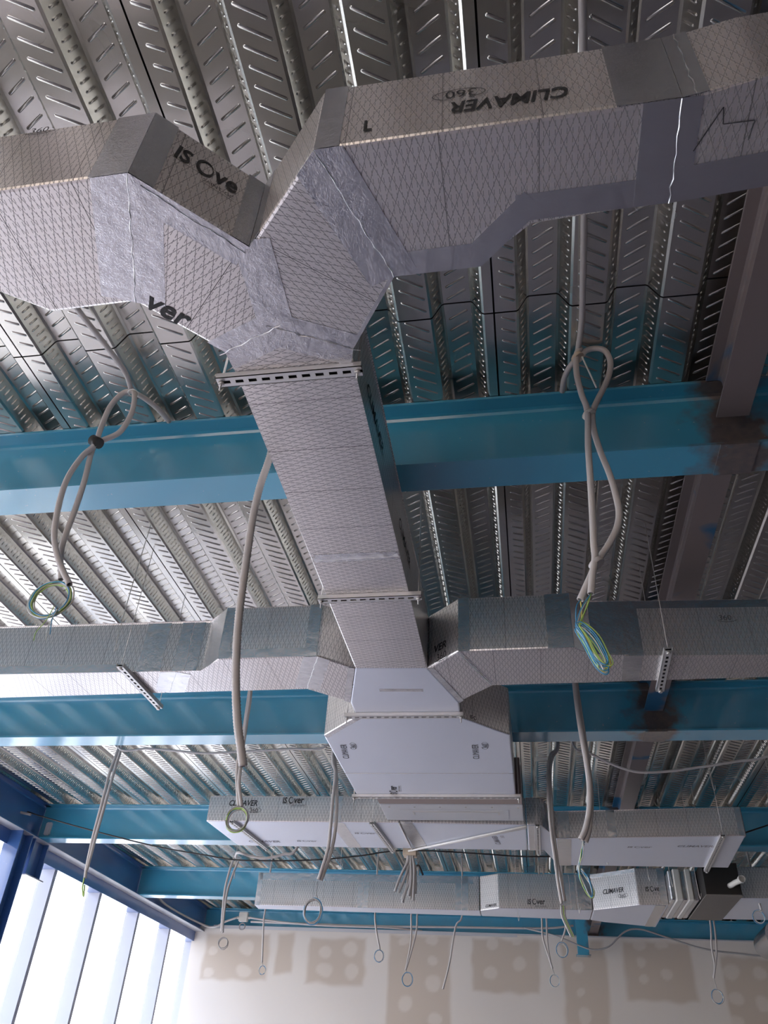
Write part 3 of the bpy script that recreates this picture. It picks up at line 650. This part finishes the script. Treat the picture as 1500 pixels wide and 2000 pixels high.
# 9 right middle branch
A2 = [(-.403, 3.25), (-.251, 3.097), (.242, 3.088), (.322, 3.165), (.5, 3.175), (1.1, 3.2), (3.9, 3.30), (3.9, 3.42), (1.083, 3.41), (-.124, 3.433), (-.29, 3.627)]
d = duct('long middle branch duct reaching the right edge, dark in shade, marked 360', A2, ZD, ZT)
tape_b(d, (-.251, 3.097), (-.124, 3.433), .02, cr=True); tape_b(d, (.49, 3.17), (.50, 3.42), .08, cr=False); tape_b(d, (-.403, 3.25), (-.29, 3.627), .06)
tape_s(d, A2[1], A2[2], 0, .05); tape_s(d, A2[1], A2[2], .385, .493); tape_s(d, A2[2], A2[3], 0, .11); tape_s(d, A2[3], A2[4], .0, .178); tape_s(d, A2[4], (1.1, 3.2), -.005, .035)
tape_s(d, (1.1, 3.2), (3.9, 3.30), 0, 2.7, ZT - .04, ZT - .002); tape_s(d, (.5, 3.175), (1.1, 3.2), .035, .595, ZT - .04, ZT - .002)
t360(d, (.862, 3.1875, 1.775), (1, .033, 0), (0, 0, 1), .088)
uu = Vector((.152, -.153, 0)).normalized()
lay([(TM['VER'], 0, 0, .8, .75), (TM['360'], .35, -.72, .7, .7), (ovb, .97, -.55, .85, .9)], d, Vector((-.368, 3.213, 1.665)), uu, (0, 0, 1), .115)
# 10 plenum
PL = [(-.832, 3.785), (-.295, 3.812), (-.057, 4.05), (-.053, 5.045), (-1.064, 5.03), (-1.06, 4.035)]
d = duct('large pale plenum box under the second beam, same black print twice on its underside', PL, ZD, ZT, 0, plain=True, name='plenum_box')
tape_b(d, (-1.062, 4.62), (-.054, 4.63), .006, cr=False); tape_b(d, (-1.06, 4.035), (-.832, 3.785), .06)
climaver(d, (-.972, 4.375, ZD), (.13, -1, 0), (1, .13, 0) if False else (-1, -.13, 0), .24) if False else None
lay([(TM['CT'], 0, 0, .8, .85), (TM['360'], 2.75, -.85, .7, .7), (oval, 3.35, -.6, .85, .95)], d, (-.985, 4.375, ZD), (.12, -1, 0), (-1, -.12, 0), .25)
lay([(TM['CT'], 0, 0, .8, .85), (TM['360'], 2.75, -.85, .7, .7), (oval, 3.35, -.6, .85, .95)], d, (-.240, 4.390, ZD), (.03, -1, 0), (-1, -.03, 0), .25)
isover(d, (-.80, 5.02, ZD), (.12, -1, 0), (-1, -.12, 0), .19)
lay([(TM['IS'], 0, 0, .8, .8), (swirl, 1.12, .27, 1, 1)], d, (-.255, 3.8535, 1.625), (.71, .705, 0), (0, 0, 1), .045)
# 11 unit
t = thing('air_handling_unit', 'flat grey sheet steel air unit between the plenum box and the cross duct', 'machine', (-.5, 5.3, 1.625))
add('canvas_collar', B(((-.955, 5.05, 1.628), (-.02, 5.255, 1.86))), M['canvas'], t)
bm = B(((-.955, 5.257, 1.622), (-.015, 5.60, 1.89))); bmesh.ops.bevel(bm, geom=list(bm.edges), offset=.004, segments=1, affect='EDGES'); add('casing', bm, M['steel_plate'], t)
add('access_panel', B(((-.83, 5.36, 1.619), (-.11, 5.56, 1.622))), M['steel_plate'], t)
add('panel_handle', B(((-.74, 5.39, 1.6165), (-.18, 5.40, 1.619)), ((-.18, 5.39, 1.6165), (-.17, 5.46, 1.619)), ((-.75, 5.39, 1.6165), (-.74, 5.46, 1.619))), M['wire'], t)
for k in range(6): add('screw', B(((-.9 + k * .17, 5.30, 1.618), (-.89 + k * .17, 5.31, 1.622))), M['wire'], t)
# 12-14 cross duct behind the unit
d = duct('white-bottomed box duct behind the unit on the left, lettered near side', [(-2.29, 5.62), (-.872, 5.625), (-.872, 6.285), (-2.25, 6.26)], ZD, 1.795, 0, plain=True)
climaver(d, (-2.135, 5.62, 1.722), (1, .002, 0), (0, 0, 1), .25); isover(d, (-1.735, 5.621, 1.742), (1, .002, 0), (0, 0, 1), .18)
climaver(d, (-1.86, 6.11, ZD), (-1, .0, 0), (0, -1, 0) if False else (0, 1, 0), .24, 'grey_ink') if False else None
lay([(TM['CL'], 0, 0, .8, .95)], d, (-2.12, 6.15, ZD), (1, 0, 0), (0, -1, 0), .25, m='grey_ink'); lay([(TM['IS'], 0, 0, .8, .8), (swirl, 1.12, .27, 1, 1), (TM['ver'], 1.42, 0, .95, .95)], d, (-1.73, 6.12, ZD), (1, 0, 0), (0, -1, 0), .16, m='grey_ink')
lay([(TM['IS'], 0, 0, .8, .8), (swirl, 1.12, .27, 1, 1), (TM['ver'], 1.42, 0, .95, .95)], d, (-1.24, 5.90, ZD), (1, 0, 0), (0, -1, 0), .16, m='grey_ink')
tape_b(d, (-1.32, 5.63), (-1.31, 6.27), .10, cr=False); tape_s(d, (-2.29, 5.62), (-.872, 5.625), .93, 1.0)
d = duct('white-bottomed duct piece directly behind the unit, crossed by a white strap', [(-.868, 5.625), (.0, 5.65), (.0, 6.29), (-.868, 6.285)], ZD, 1.795, 0, plain=True)
lay([(TM['CL'], 0, 0, .8, .95), (TM['360'], 2.85, -.85, .7, .7)], d, (-.19, 6.13, ZD), (-.1, -1, 0), (-1, .1, 0), .22, m='grey_ink')
tape_s(d, (-.868, 5.625), (0, 5.65), 0, .08); tape_b(d, (-.83, 5.63), (-.79, 6.28), .10, cr=False)
fp = [(.004, 5.65), (.105, 5.66), (.205, 5.975), (1.457, 5.85), (1.495, 6.71), (.229, 6.712), (.129, 6.272), (.004, 6.29)]
d = duct('stepped box duct behind the unit on the right, in shade, ending in a blank end', fp, ZD, 1.80, 0, plain=True)
tape_b(d, (.05, 5.66), (.05, 6.28), .07, cr=False); tape_b(d, (.26, 5.975), (.28, 6.71), .10, cr=False)
tape_s(d, fp[1], fp[2], .02, .12, cr=True); tape_s(d, fp[2], fp[3], .02, .10); tape_s(d, fp[2], fp[3], .36, .42, cr=False); tape_s(d, fp[3], fp[4], 0, .06); tape_s(d, fp[2], fp[3], 1.215, 1.255)
lay([(TM['CL'], 0, 0, .8, .95), (TM['360'], 3.6, -.1, .6, .6)], d, (1.05, 6.145, ZD), (1, -.02, 0), (0, -1, 0), .29, m='grey_ink'); lay([(TM['IS'], 0, 0, .8, .8), (swirl, 1.12, .27, 1, 1), (TM['ver'], 1.42, 0, .95, .95)], d, (.71, 6.18, ZD), (1, -.02, 0), (0, -1, 0), .17, m='grey_ink')
# 15-17 farthest duct
Z4, Z5 = 1.59, 1.90
d = duct('farthest duct, plain left section with a taped top edge', [(-2.744, 8.394), (-.485, 8.393), (-.485, 8.64), (-2.758, 8.575)], Z4, Z5, 0, plain=True)
tape_s(d, (-2.744, 8.394), (-.485, 8.393), .02, 2.2, Z5 - .07, Z5 - .002); tape_s(d, (-2.744, 8.394), (-.485, 8.393), .0, .05); tape_s(d, (-2.744, 8.394), (-.485, 8.393), 1.05, 1.16, cr=True); tape_s(d, (-2.744, 8.394), (-.485, 8.393), 2.02, 2.15, cr=True)
d4 = [(-.481, 8.393), (-.299, 8.256), (.567, 8.245), (.56, 8.696), (.061, 8.663), (-.481, 8.64)]
d = duct('farthest duct, middle section with one narrow bright angled face', d4, Z4, Z5, 0, plain=True)
tape_s(d, d4[1], d4[2], .62, .72, cr=True); tape_s(d, d4[1], d4[2], .74, .86)
climaver(d, (-.41, 8.2563, 1.618), (1, 0, 0), (0, 0, 1), .19) if False else None
lay([(TM['CL'], 0, 0, .8, .95)], d, Vector((-.425, 8.351, 1.612)), Vector((.182, -.137, 0)), (0, 0, 1), .13)
isover(d, (-.03, 8.2526, 1.632), (1, -.012, 0), (0, 0, 1), .185)
d5 = [(.571, 8.245), (.955, 7.982), (1.206, 7.954), (1.205, 8.961), (.709, 8.775), (.564, 8.696)]
d = duct('farthest duct, widened end section with a broad bright lettered face', d5, Z4, Z5, 0, plain=True)
uu = Vector((.384, -.263, 0)).normalized(); climaver(d, Vector((*d5[0], 1.715)) + uu * .12, uu, (0, 0, 1), .25)
tape_s(d, d5[0], d5[1], 0, .465, Z5 - .035, Z5 - .002)
isover(d, (1.025, 7.9745, 1.705), (1, -.11, 0), (0, 0, 1), .165); tape_s(d, d5[1], d5[2], .19, .252); tape_b(d, (1.14, 7.97), (1.14, 8.93), .09, cr=False)
# collar, black damper box, onward duct
t = thing('flexible_collar', 'pleated silver and white flexible collar between duct end and black box', 'duct', (1.33, 8.2, 1.6))
for i, (xa, xb, mm) in enumerate(((1.21, 1.25, 'tape'), (1.25, 1.31, 'white_plastic'), (1.31, 1.35, 'tape'), (1.35, 1.40, 'white_plastic'), (1.40, 1.448, 'tape'))):
    bm = B(((xa, 7.78 - .02 * (i % 2), 1.60 - .008 * (i % 2)), (xb, 8.55, 1.84 + .01 * (i % 2)))); bmesh.ops.bevel(bm, geom=list(bm.edges), offset=.008, segments=1, affect='EDGES'); add('pleat', bm, M[mm], t)
t = thing('damper_box', 'black steel box with a white outlet nozzle, at far lower right', 'machine', (1.6, 8.0, 1.59))
add('casing', B(((1.456, 7.505, 1.592), (1.74, 8.52, 1.84))), M['black_box'], t); add('bottom_plate', B(((1.452, 7.50, 1.584), (1.744, 8.525, 1.591))), M['dirty_plate'], t)
bm = bmesh.new(); tube(bm, [(1.655, 7.504, 1.66), (1.655, 7.42, 1.65), (1.675, 7.40, 1.66), (1.70, 7.36, 1.665), (1.71, 7.30, 1.668)], .022, 12); add('nozzle', bm, M['white_plastic'], t)
bm = bmesh.new(); tube(bm, [(1.708, 7.315, 1.667), (1.713, 7.285, 1.668)], .030, 14, hollow=True); add('nozzle_ring', bm, M['white_plastic'], t)
d = duct('last foil duct section, right of the black box, running off the right edge', [(1.75, 7.62), (4.6, 7.5), (4.6, 8.4), (1.75, 8.5)], Z4, 1.84, 0, plain=True)
t = thing('duct_stub', 'dull silver round duct stub hanging at the lower right edge', 'duct', (2.15, 8.9, 1.45))
bm = bmesh.new(); tube(bm, [(2.25, 8.62, 1.50), (2.27, 9.25, 1.50)], .12, 24, ribs=.05, hollow=True); add('duct_sleeve', bm, M['tape'], t)

# ================================================================ HANGER RAILS
def rail(label, a, b, z, wires, group='perforated hanger rails', top=H):
    """U rail a->b under a duct; the slotted web faces down. wires: heights of the rods at both ends"""
    t = thing('hanger_rail', label, 'rail', ((a[0] + b[0]) / 2, (a[1] + b[1]) / 2, z - .02), group)
    A, Bv = Vector((*a, z - .02)), Vector((*b, z - .02)); d = (Bv - A).normalized(); s = Vector((d.y, -d.x, 0)); L = (Bv - A).length; w = .018
    bm = bmesh.new()
    obox(bm, A - s * w, d * L, s * .0125, (0, 0, .002)); obox(bm, A + s * (w - .0125), d * L, s * .0125, (0, 0, .002))
    obox(bm, A - s * w, d * L, s * .002, (0, 0, .019)); obox(bm, A + s * (w - .002), d * L, s * .002, (0, 0, .019))
    k = 0
    while k * .038 < L:
        obox(bm, A + d * (k * .038) - s * .0055, d * min(.015, L - k * .038), s * .011, (0, 0, .002)); k += 1
    add('slotted_channel', bm, M['rail'], t)
    bm = bmesh.new(); obox(bm, A - s * .012 + Vector((0, 0, .008)), d * L, s * .024, (0, 0, .001)); add('channel_shadow_gap', bm, M['black'], t)  # black strip stands in for the shade inside the slotted channel
    for p, dx in ((A + d * .012, -1), (Bv - d * .012, 1)):
        bm = bmesh.new(); tube(bm, [p + Vector((0, 0, -.03 * wires)), p + Vector((0, 0, top - p.z))], .0032 if wires else .0016, 6); add('threaded_rod' if wires else 'hanging_wire', bm, M['wire'], t)
        bm = bmesh.new(); tube(bm, [p + Vector((0, 0, -.010)), p + Vector((0, 0, -.001))], .009, 6); add('nut', bm, M['wire'], t)
    return t
rail('slotted hanger rail nearest the camera, across the start of the trunk duct', (-.782, 1.425), (-.372, 1.425), ZD, 1)
rail('slotted hanger rail across the trunk duct just before the middle branches', (-.762, 2.605), (-.352, 2.605), ZD, 1)
rail('slotted hanger rail across the neck just before the plenum box', (-.885, 3.745), (-.280, 3.755), ZD, 1)
rail('slotted hanger rail along the far edge of the plenum box', (-1.09, 5.02), (-.025, 5.02), ZD, 1)
rail('slotted hanger rail under the left middle branch duct', (-1.835, 3.12), (-1.83, 3.60), ZD, 0)
rail('pale hanger rail under the right middle branch duct', (.625, 3.10), (.635, 3.50), ZD, 0)
rail('dark hanger rail under the left end of the cross duct behind the unit', (-2.08, 5.58), (-2.02, 6.30), ZD, 0)
rail('hanger rail under the cross duct just left of the unit', (-1.06, 5.58), (-1.02, 6.32), ZD, 0)
rail('hanger rail at the start of the stepped duct right of the unit', (.075, 5.60), (.08, 6.33), ZD, 0)
rail('hanger rail near the blank end of the stepped duct', (1.30, 5.80), (1.34, 6.76), ZD, 0)

# ================================================================ CABLES
def cable(label, strands, m='conduit', name='cable', cat='cable', r=.011, group=None, ribs=None, extra=None, part='strand'):
    p = strands[0][0]; t = thing(name, label, cat, strands[0][-1] if p[2] > strands[0][-1][2] else p, group)
    for s in strands:
        bm = bmesh.new(); tube(bm, spline(s, 6), r, 8, ribs=ribs, hollow=(r > .009)); add(part, bm, M[m] if isinstance(m, str) else m, t)
    return t
def wires(t, pts_list, cols, r=.0016, part='wire'):
    for i, pts in enumerate(pts_list):
        bm = bmesh.new(); tube(bm, spline(pts, 4), r, 5); add(part, bm, M[cols[i % len(cols)]], t)
def loopwires(t, c, rad, n, cols, r=.0016, sq=1.0, axis=(0, 1, 0), j=.006):
    for i in range(n):
        wires(t, [ring_pts(Vector(c) + Vector((R_.uniform(-j, j), R_.uniform(-j, j), R_.uniform(-j, j))), rad + R_.uniform(-j, j), 18, axis, 1.0 + R_.uniform(-.1, .12), .0015, sq, R_.uniform(0, 6))], [cols[i % len(cols)]], r)
def up(p, z=2.30): return (p[0], p[1], z)
for k in ('strand4', 'strand4b', 'pair5a', 'pair5b', 'pair6a', 'pair6b', 'pair7a', 'pair7b', 'hose8', 'hose8b'): G[k] = [up(G[k][0])] + list(G[k])
G['hose'] = [(-.70, 1.925, 1.894)] + list(G['hose']); G['cable9r'] = [up(G['cable9r'][0])] + list(G['cable9r']) + [(2.5, 5.2, 2.235)]
G['cable9l'] = [up(G['cable9l'][0])] + list(G['cable9l']) + [up(G['cable9l'][-1])]
G['black'] = [(-4.64, 7.0, 2.08)] + [p for p in G['black'] if p[0] > -4.5] + [(1.2, 7.0, 1.80), (2.6, 7.0, 2.235)]
G['pair11a'] = [(-2.735, 7.6, 1.86)] + list(G['pair11a']); G['grey10'] = [(-2.735, 7.6, 1.85)] + list(G['grey10']) + [(-1.85, 7.05, 2.235)]
G['wallcable1'] = [(-4.655, 9.95, 2.11), (-4.66, 10.6, 1.99)] + list(G['wallcable1'][2:]); G['wallcable1'][2] = (-4.62, 11.9, 1.99)
G['wallcable2'] = list(G['wallcable2']) + [(-1.5, 12.1, 2.02)]; G['wallcable3'] = [(-.1, 11.9, 2.06)] + list(G['wallcable3']) + [(3.6, 11.9, 2.0)]
G['wallconduit'] = G['wallconduit'][:5]
G['right_strand2'] = [(x, y, min(z, 2.232)) for x, y, z in G['right_strand2']]
C4 = ['blue_wire', 'green_wire', 'white_wire', 'conduit']
t = cable('pair of grey conduits taped black before the left blue beam, coiled wires below', [G['left_strand1'], G['left_strand2'], G['left_a'], G['left_tail']], r=.0105, part='conduit_strand')
bm = bmesh.new(); c = Vector((-1.508, 1.975, 1.935)); tube(bm, [c + Vector((-.018, 0, .012)), c + Vector((.016, 0, -.010))], .021, 12); add('black_tape', bm, M['black'], t)
wires(t, [ring_pts((-1.428, 1.978, 2.190), .02, 12, (0, 0, 1), 1, .001)], ['white_wire'], .002, 'cable_tie')
loopwires(t, G['left_ring'][0], .067, 12, ['conduit', 'green_wire', 'conduit', 'blue_wire', 'white_wire', 'green_wire'], .0022, .95)
wires(t, [[(-1.44, 1.97, 1.22), (-1.45, 1.97, 1.17), (-1.47, 1.97, 1.13), (-1.468, 1.97, 1.10)], [(-1.43, 1.97, 1.22), (-1.43, 1.97, 1.17), (-1.42, 1.97, 1.12)], [(-1.425, 1.97, 1.21), (-1.435, 1.97, 1.15), (-1.427, 1.97, 1.10)]], ['green_wire', 'blue_wire', 'white_wire'], .0015, 'wire_end')
t = cable('pair of grey conduits hanging in two long loops at right, blue and yellow wires below', [G['right_strand1'], G['right_strand2'], G['right_drop'], G['right_tail']], r=.0105, part='conduit_strand')
for c, mm in (((.283, 1.985, 1.905), 'white_plastic'), ((.243, 1.985, 1.305), 'conduit'), ((.272, 1.98, 2.185), 'cardboard')):
    bm = bmesh.new(); tube(bm, [Vector(c) + Vector((-.004, 0, .006)), Vector(c) + Vector((.004, 0, -.006))], .0235, 12); add('cable_tie', bm, M[mm], t)
bm = bmesh.new(); tube(bm, G['right_tie'], .003, 5); add('tie_tail', bm, M['white_wire'], t)
q = [Vector(p) for p in G['right_coil']]
for i in range(11):
    off = Vector((R_.uniform(-.006, .006), R_.uniform(-.02, .02), R_.uniform(-.008, .008))); sc_ = R_.uniform(.86, 1.06); cc = sum(q, Vector()) / len(q)
    loop = [cc + (p - cc) * sc_ + off + Vector((R_.uniform(-.002, .002), 0, R_.uniform(-.002, .002))) for p in q]
    top = Vector(G['right_wires_top'][0 if i % 3 else 1])
    wires(t, [([top, top.lerp(loop[0], .5) + off] if i < 6 else []) + loop + [loop[0]]], [['blue_wire', 'green_wire', 'white_wire', 'yellow_wire', 'blue_wire', 'green_wire'][i % 6]], .0017)
for a, b, cc in (((.185, 1.97, 1.05), (.212, 1.97, .965), 'green_wire'), ((.195, 1.97, 1.02), (.222, 1.96, .955), 'white_wire')): wires(t, [[a, Vector(a).lerp(Vector(b), .5) + Vector((.004, 0, 0)), b]], [cc], .0017, 'wire_end')
t = cable('thick ribbed grey hose hanging beside the trunk duct', [G['hose']], r=.0135, ribs=.010, name='corrugated_hose', cat='hose', part='hose_wall')
t = cable('grey conduit pair ending in a tied wire ring before the black lettering', [G['strand4'], G['strand4b']], r=.011, part='conduit_strand')
loopwires(t, G['ring4'][0], .058, 7, ['conduit', 'green_wire', 'cable', 'blue_wire'], .004, 1.05)
t = cable('long grey cable pair hanging from the second beam in front of the windows', [G['pair5a'], G['pair5b']], r=.011); wires(t, [G['wire5']], ['green_wire'], .005)
t = cable('curved grey cable pair hanging left of the plenum, ring of wires over the far duct', [G['pair6a'], G['pair6b']], r=.0115); wires(t, [G['wire6']], ['cable'], .003); loopwires(t, G['ring6'][0], .056, 5, ['cable', 'conduit', 'blue_wire'], .003, 1.25)
t = cable('grey cable pair hanging just right of the plenum, frayed wires below', [G['pair7a'], G['pair7b']], r=.010)
wires(t, [[Vector(p) + Vector((i * .008 - .012, i * .004, 0)) for p in G['wires7']] for i in range(4)], ['white_wire', 'cable', 'green_wire', 'cable'], .0035)
t = cable('thick grey conduit pair hanging before the stepped duct, loose pale blue wire loop', [G['hose8'], G['hose8b']], r=.0145, part='conduit_strand')
q = [Vector(p) for p in G['coil8']]
for i in range(6): wires(t, [[p + Vector((R_.uniform(-.006, .006), R_.uniform(-.01, .01), R_.uniform(-.006, .006))) for p in q]], [['white_wire', 'blue_wire', 'green_wire', 'white_wire'][i % 4]], .0024)
cable('grey cable sagging across the dark deck right of the plenum', [G['cable9r']], r=.0085)
cable('grey cable lying along the second beam on the left', [G['cable9l']], r=.0085)
cable('thin black cable strung across behind the unit', [G['black']], m='black', r=.006)
cable('short pale cable sagging behind the left box duct', [G['grey10']], r=.012)
t = cable('grey cable pair hanging between the third and fourth beams, small ring at the end', [G['pair11a'], G['pair11b']], r=.011); loopwires(t, G['ring11'][0], .042, 2, ['cable', 'conduit'], .004)
bm = bmesh.new(); tube(bm, spline([(-2.752, 7.6, 2.30), (-2.73, 7.6, 1.84), (-2.715, 7.6, 1.66)], 3), .004, 5); add('tie_wire', bm, M['wire'], t)
far = [('c12', None, 'r12', 'thin cable hanging before the plasterboard, leftmost under the far duct'), ('c13', None, 'r13', 'cable with ring hanging before the plasterboard, second under the far duct'),
       ('c14', 'c14b', 'r14', 'cable pair with a double wire ring, before the plasterboard under the cable bunch'), ('c15', None, None, 'single slanting grey cable without ring before the plasterboard'),
       ('c16', 'c16b', 'r16', 'cable pair with narrow wire ring before the plasterboard, left of the post stub'), ('c17', None, 'r17', 'short cable with round wire loop at the top edge of the plasterboard'),
       ('c18', 'c18b', 'r18', 'cable pair with a pale oval wire loop, before the plasterboard at far right'), ('c19', None, 'r19', 'pale cable with white oval loop beside the black box at the right edge')]
for a, b, rg, lab in far:
    s = [G[a]] + ([G[b]] if b else []); top = s[0][0]
    ss = [[(q_[0][0], q_[0][1], 2.32 if a in ('c13', 'c15') else 2.245)] + list(q_) if q_[0][2] < 2.2 else q_ for q_ in s]
    t = cable(lab, ss, r=.0095, group='cables hanging at the far end')
    if rg: c = Vector(G[rg][0]); rad = abs(G[rg][1][0] - c.x); e = Vector(s[0][-1]); wires(t, [[e, e.lerp(c + Vector((0, 0, rad)), .6) + Vector((.004, 0, 0)), c + Vector((0, 0, rad))]], ['cable'], .003); loopwires(t, c, rad, 3, ['cable', 'white_wire', 'blue_wire'], .0032, 1.15, j=.005)
t = thing('cable_bunch', 'fan of cut grey cable ends hanging from a beige clip behind the unit', 'cable', (-.9, 6.35, 1.25))
for i in range(8):
    bm = bmesh.new(); tube(bm, spline([(G['bun%d' % i][0][0], 6.35 + .01 * (i % 3), 1.66)] + [(x, y + .012 * (i % 3), z) for x, y, z in G['bun%d' % i]], 5), .0105, 8); add('cable_end', bm, M['cable'], t)
add('clip_block', B(((-.945, 6.32, 1.575), (-.845, 6.42, 1.64))), M['cardboard'], t); wires(t, [[(-.84, 6.34, 1.50), (-.82, 6.34, 1.50), (-.79, 6.36, 1.44)]], ['black'], .008, 'black_tie')
t = thing('white_strap', 'pair of white nylon straps stretched slanting under the duct behind the unit', 'strap', (-.45, 5.95, 1.60))
for o_ in (0, .035):
    bm = bmesh.new(); tube(bm, [(.0, 5.64 + o_, 1.600), (-.45, 5.97 + o_ * .6, 1.597), (-.90, 6.31, 1.600)], .007, 6); add('strap_band', bm, M['string'], t)
bm = bmesh.new(); tube(bm, [(-.872, 5.62, 1.604), (-.87, 6.0, 1.602), (-.865, 6.31, 1.602)], .005, 6); add('strap_band', bm, M['string'], t)
cable('pale cable curving from the edge beam down to the junction box on the far wall', [G['wallcable1']], r=.014)
cable('pale cable running along the top of the plasterboard wall, right of the junction box', [G['wallcable2']], r=.012)
cable('straight pale conduit fixed along the top of the plasterboard wall', [G['wallconduit']], r=.014, name='conduit', cat='pipe', part='pipe')
cable('dark cable sagging over the plasterboard at lower right', [G['wallcable3']], m='cable', r=.010)
cable('grey cable crossing the edge beam near the column', [G['leftcable']], r=.012)
t = thing('junction_box', 'small grey junction box at the top left corner of the plasterboard wall', 'box', (-4.04, 11.95, 2.03))
bm = B(((-4.11, 11.93, 2.05), (-3.98, 12.00, 2.17))); bmesh.ops.bevel(bm, geom=list(bm.edges), offset=.008, segments=2, affect='EDGES'); add('box_body', bm, M['white_plastic'], t)
for dx in (-.085, .085):
    bm = bmesh.new(); tube(bm, [(-4.045 + dx * .7, 11.965, 2.10), (-4.045 + dx * 1.15, 11.965, 2.10)], .018, 10); add('cable_gland', bm, M['white_plastic'], t)
loopwires(t, (-4.04, 11.95, 1.985), .045, 2, ['cable'], .005)
t = thing('junction_box', 'pale junction box fixed to the edge beam beside the column top', 'box', (-4.62, 7.35, 2.02))
bm = B(((-4.64, 7.36, 1.97), (-4.58, 7.47, 2.09))); bmesh.ops.bevel(bm, geom=list(bm.edges), offset=.008, segments=2, affect='EDGES'); add('box_body', bm, M['steel_plate'], t)
# loose hanging wires from the deck
HW = [(-1.77, 2.93, 1.60, 'loose steel wire hanging over the left middle branch, near its hanger rail'), (.59, 6.6, 1.62, 'loose wire with a twisted tip left of the joist, before the third beam'),
      (1.6, 5.5, 1.8, 'loose wire in the dark bay, above the blank end of the stepped duct'), (1.25, 5.6, 1.85, 'loose wire in the dark bay, meeting the rail near the blank duct end'),
      (2.0, 7.08, 1.7, 'loose wire hanging right of the blank duct end'), (2.35, 7.22, 1.7, 'rightmost loose wire, close to the right edge'), (-1.33, 5.40, 1.75, 'loose wire just left of the curved cable pair beside the plenum'),
      (-1.15, 5.35, 1.63, 'loose wire just right of the curved cable pair beside the plenum'), (-1.75, 7.2, 1.40, 'long loose wire in front of the far duct left section, above the wire ring'), (-1.62, 7.2, 1.70, 'short loose wire just above the far duct left section'),
      (-.12, 8.15, 1.50, 'straight loose wire crossing the far duct right of its first bright face'), (.95, 7.08, 1.62, 'short wire below the stepped duct, left of the black print on the far duct'),
      (1.12, 7.08, 1.58, 'short wire below the stepped duct, above the black print'), (1.32, 7.1, 1.5, 'loose wire over the pleated collar'), (.42, 7.9, 1.53, 'loose wire over the taped joint left of the bright lettered face')]
for x, y, za, lab in HW:
    lab = lab.replace('black print', 'black print'); zb = 2.30
    t = thing('hanging_wire', lab, 'wire', (x, y, za), 'loose thin wires hanging from the deck')
    bm = bmesh.new(); tube(bm, spline([(x + .004, y, zb), (x - .006, y + .004, (za + zb) / 2), (x, y, za), (x + .012, y, za - .012), (x + .016, y, za + .012)], 3), .0022, 5); add('wire_strand', bm, M['wire'], t)

# lift everything to floor level zero
for o in list(sc.objects):
    if o.parent is None and o.type != 'LIGHT': o.location.z += ZO
    for k in ('_loc', '_zb', '_zt'):
        if k in o: del o[k]
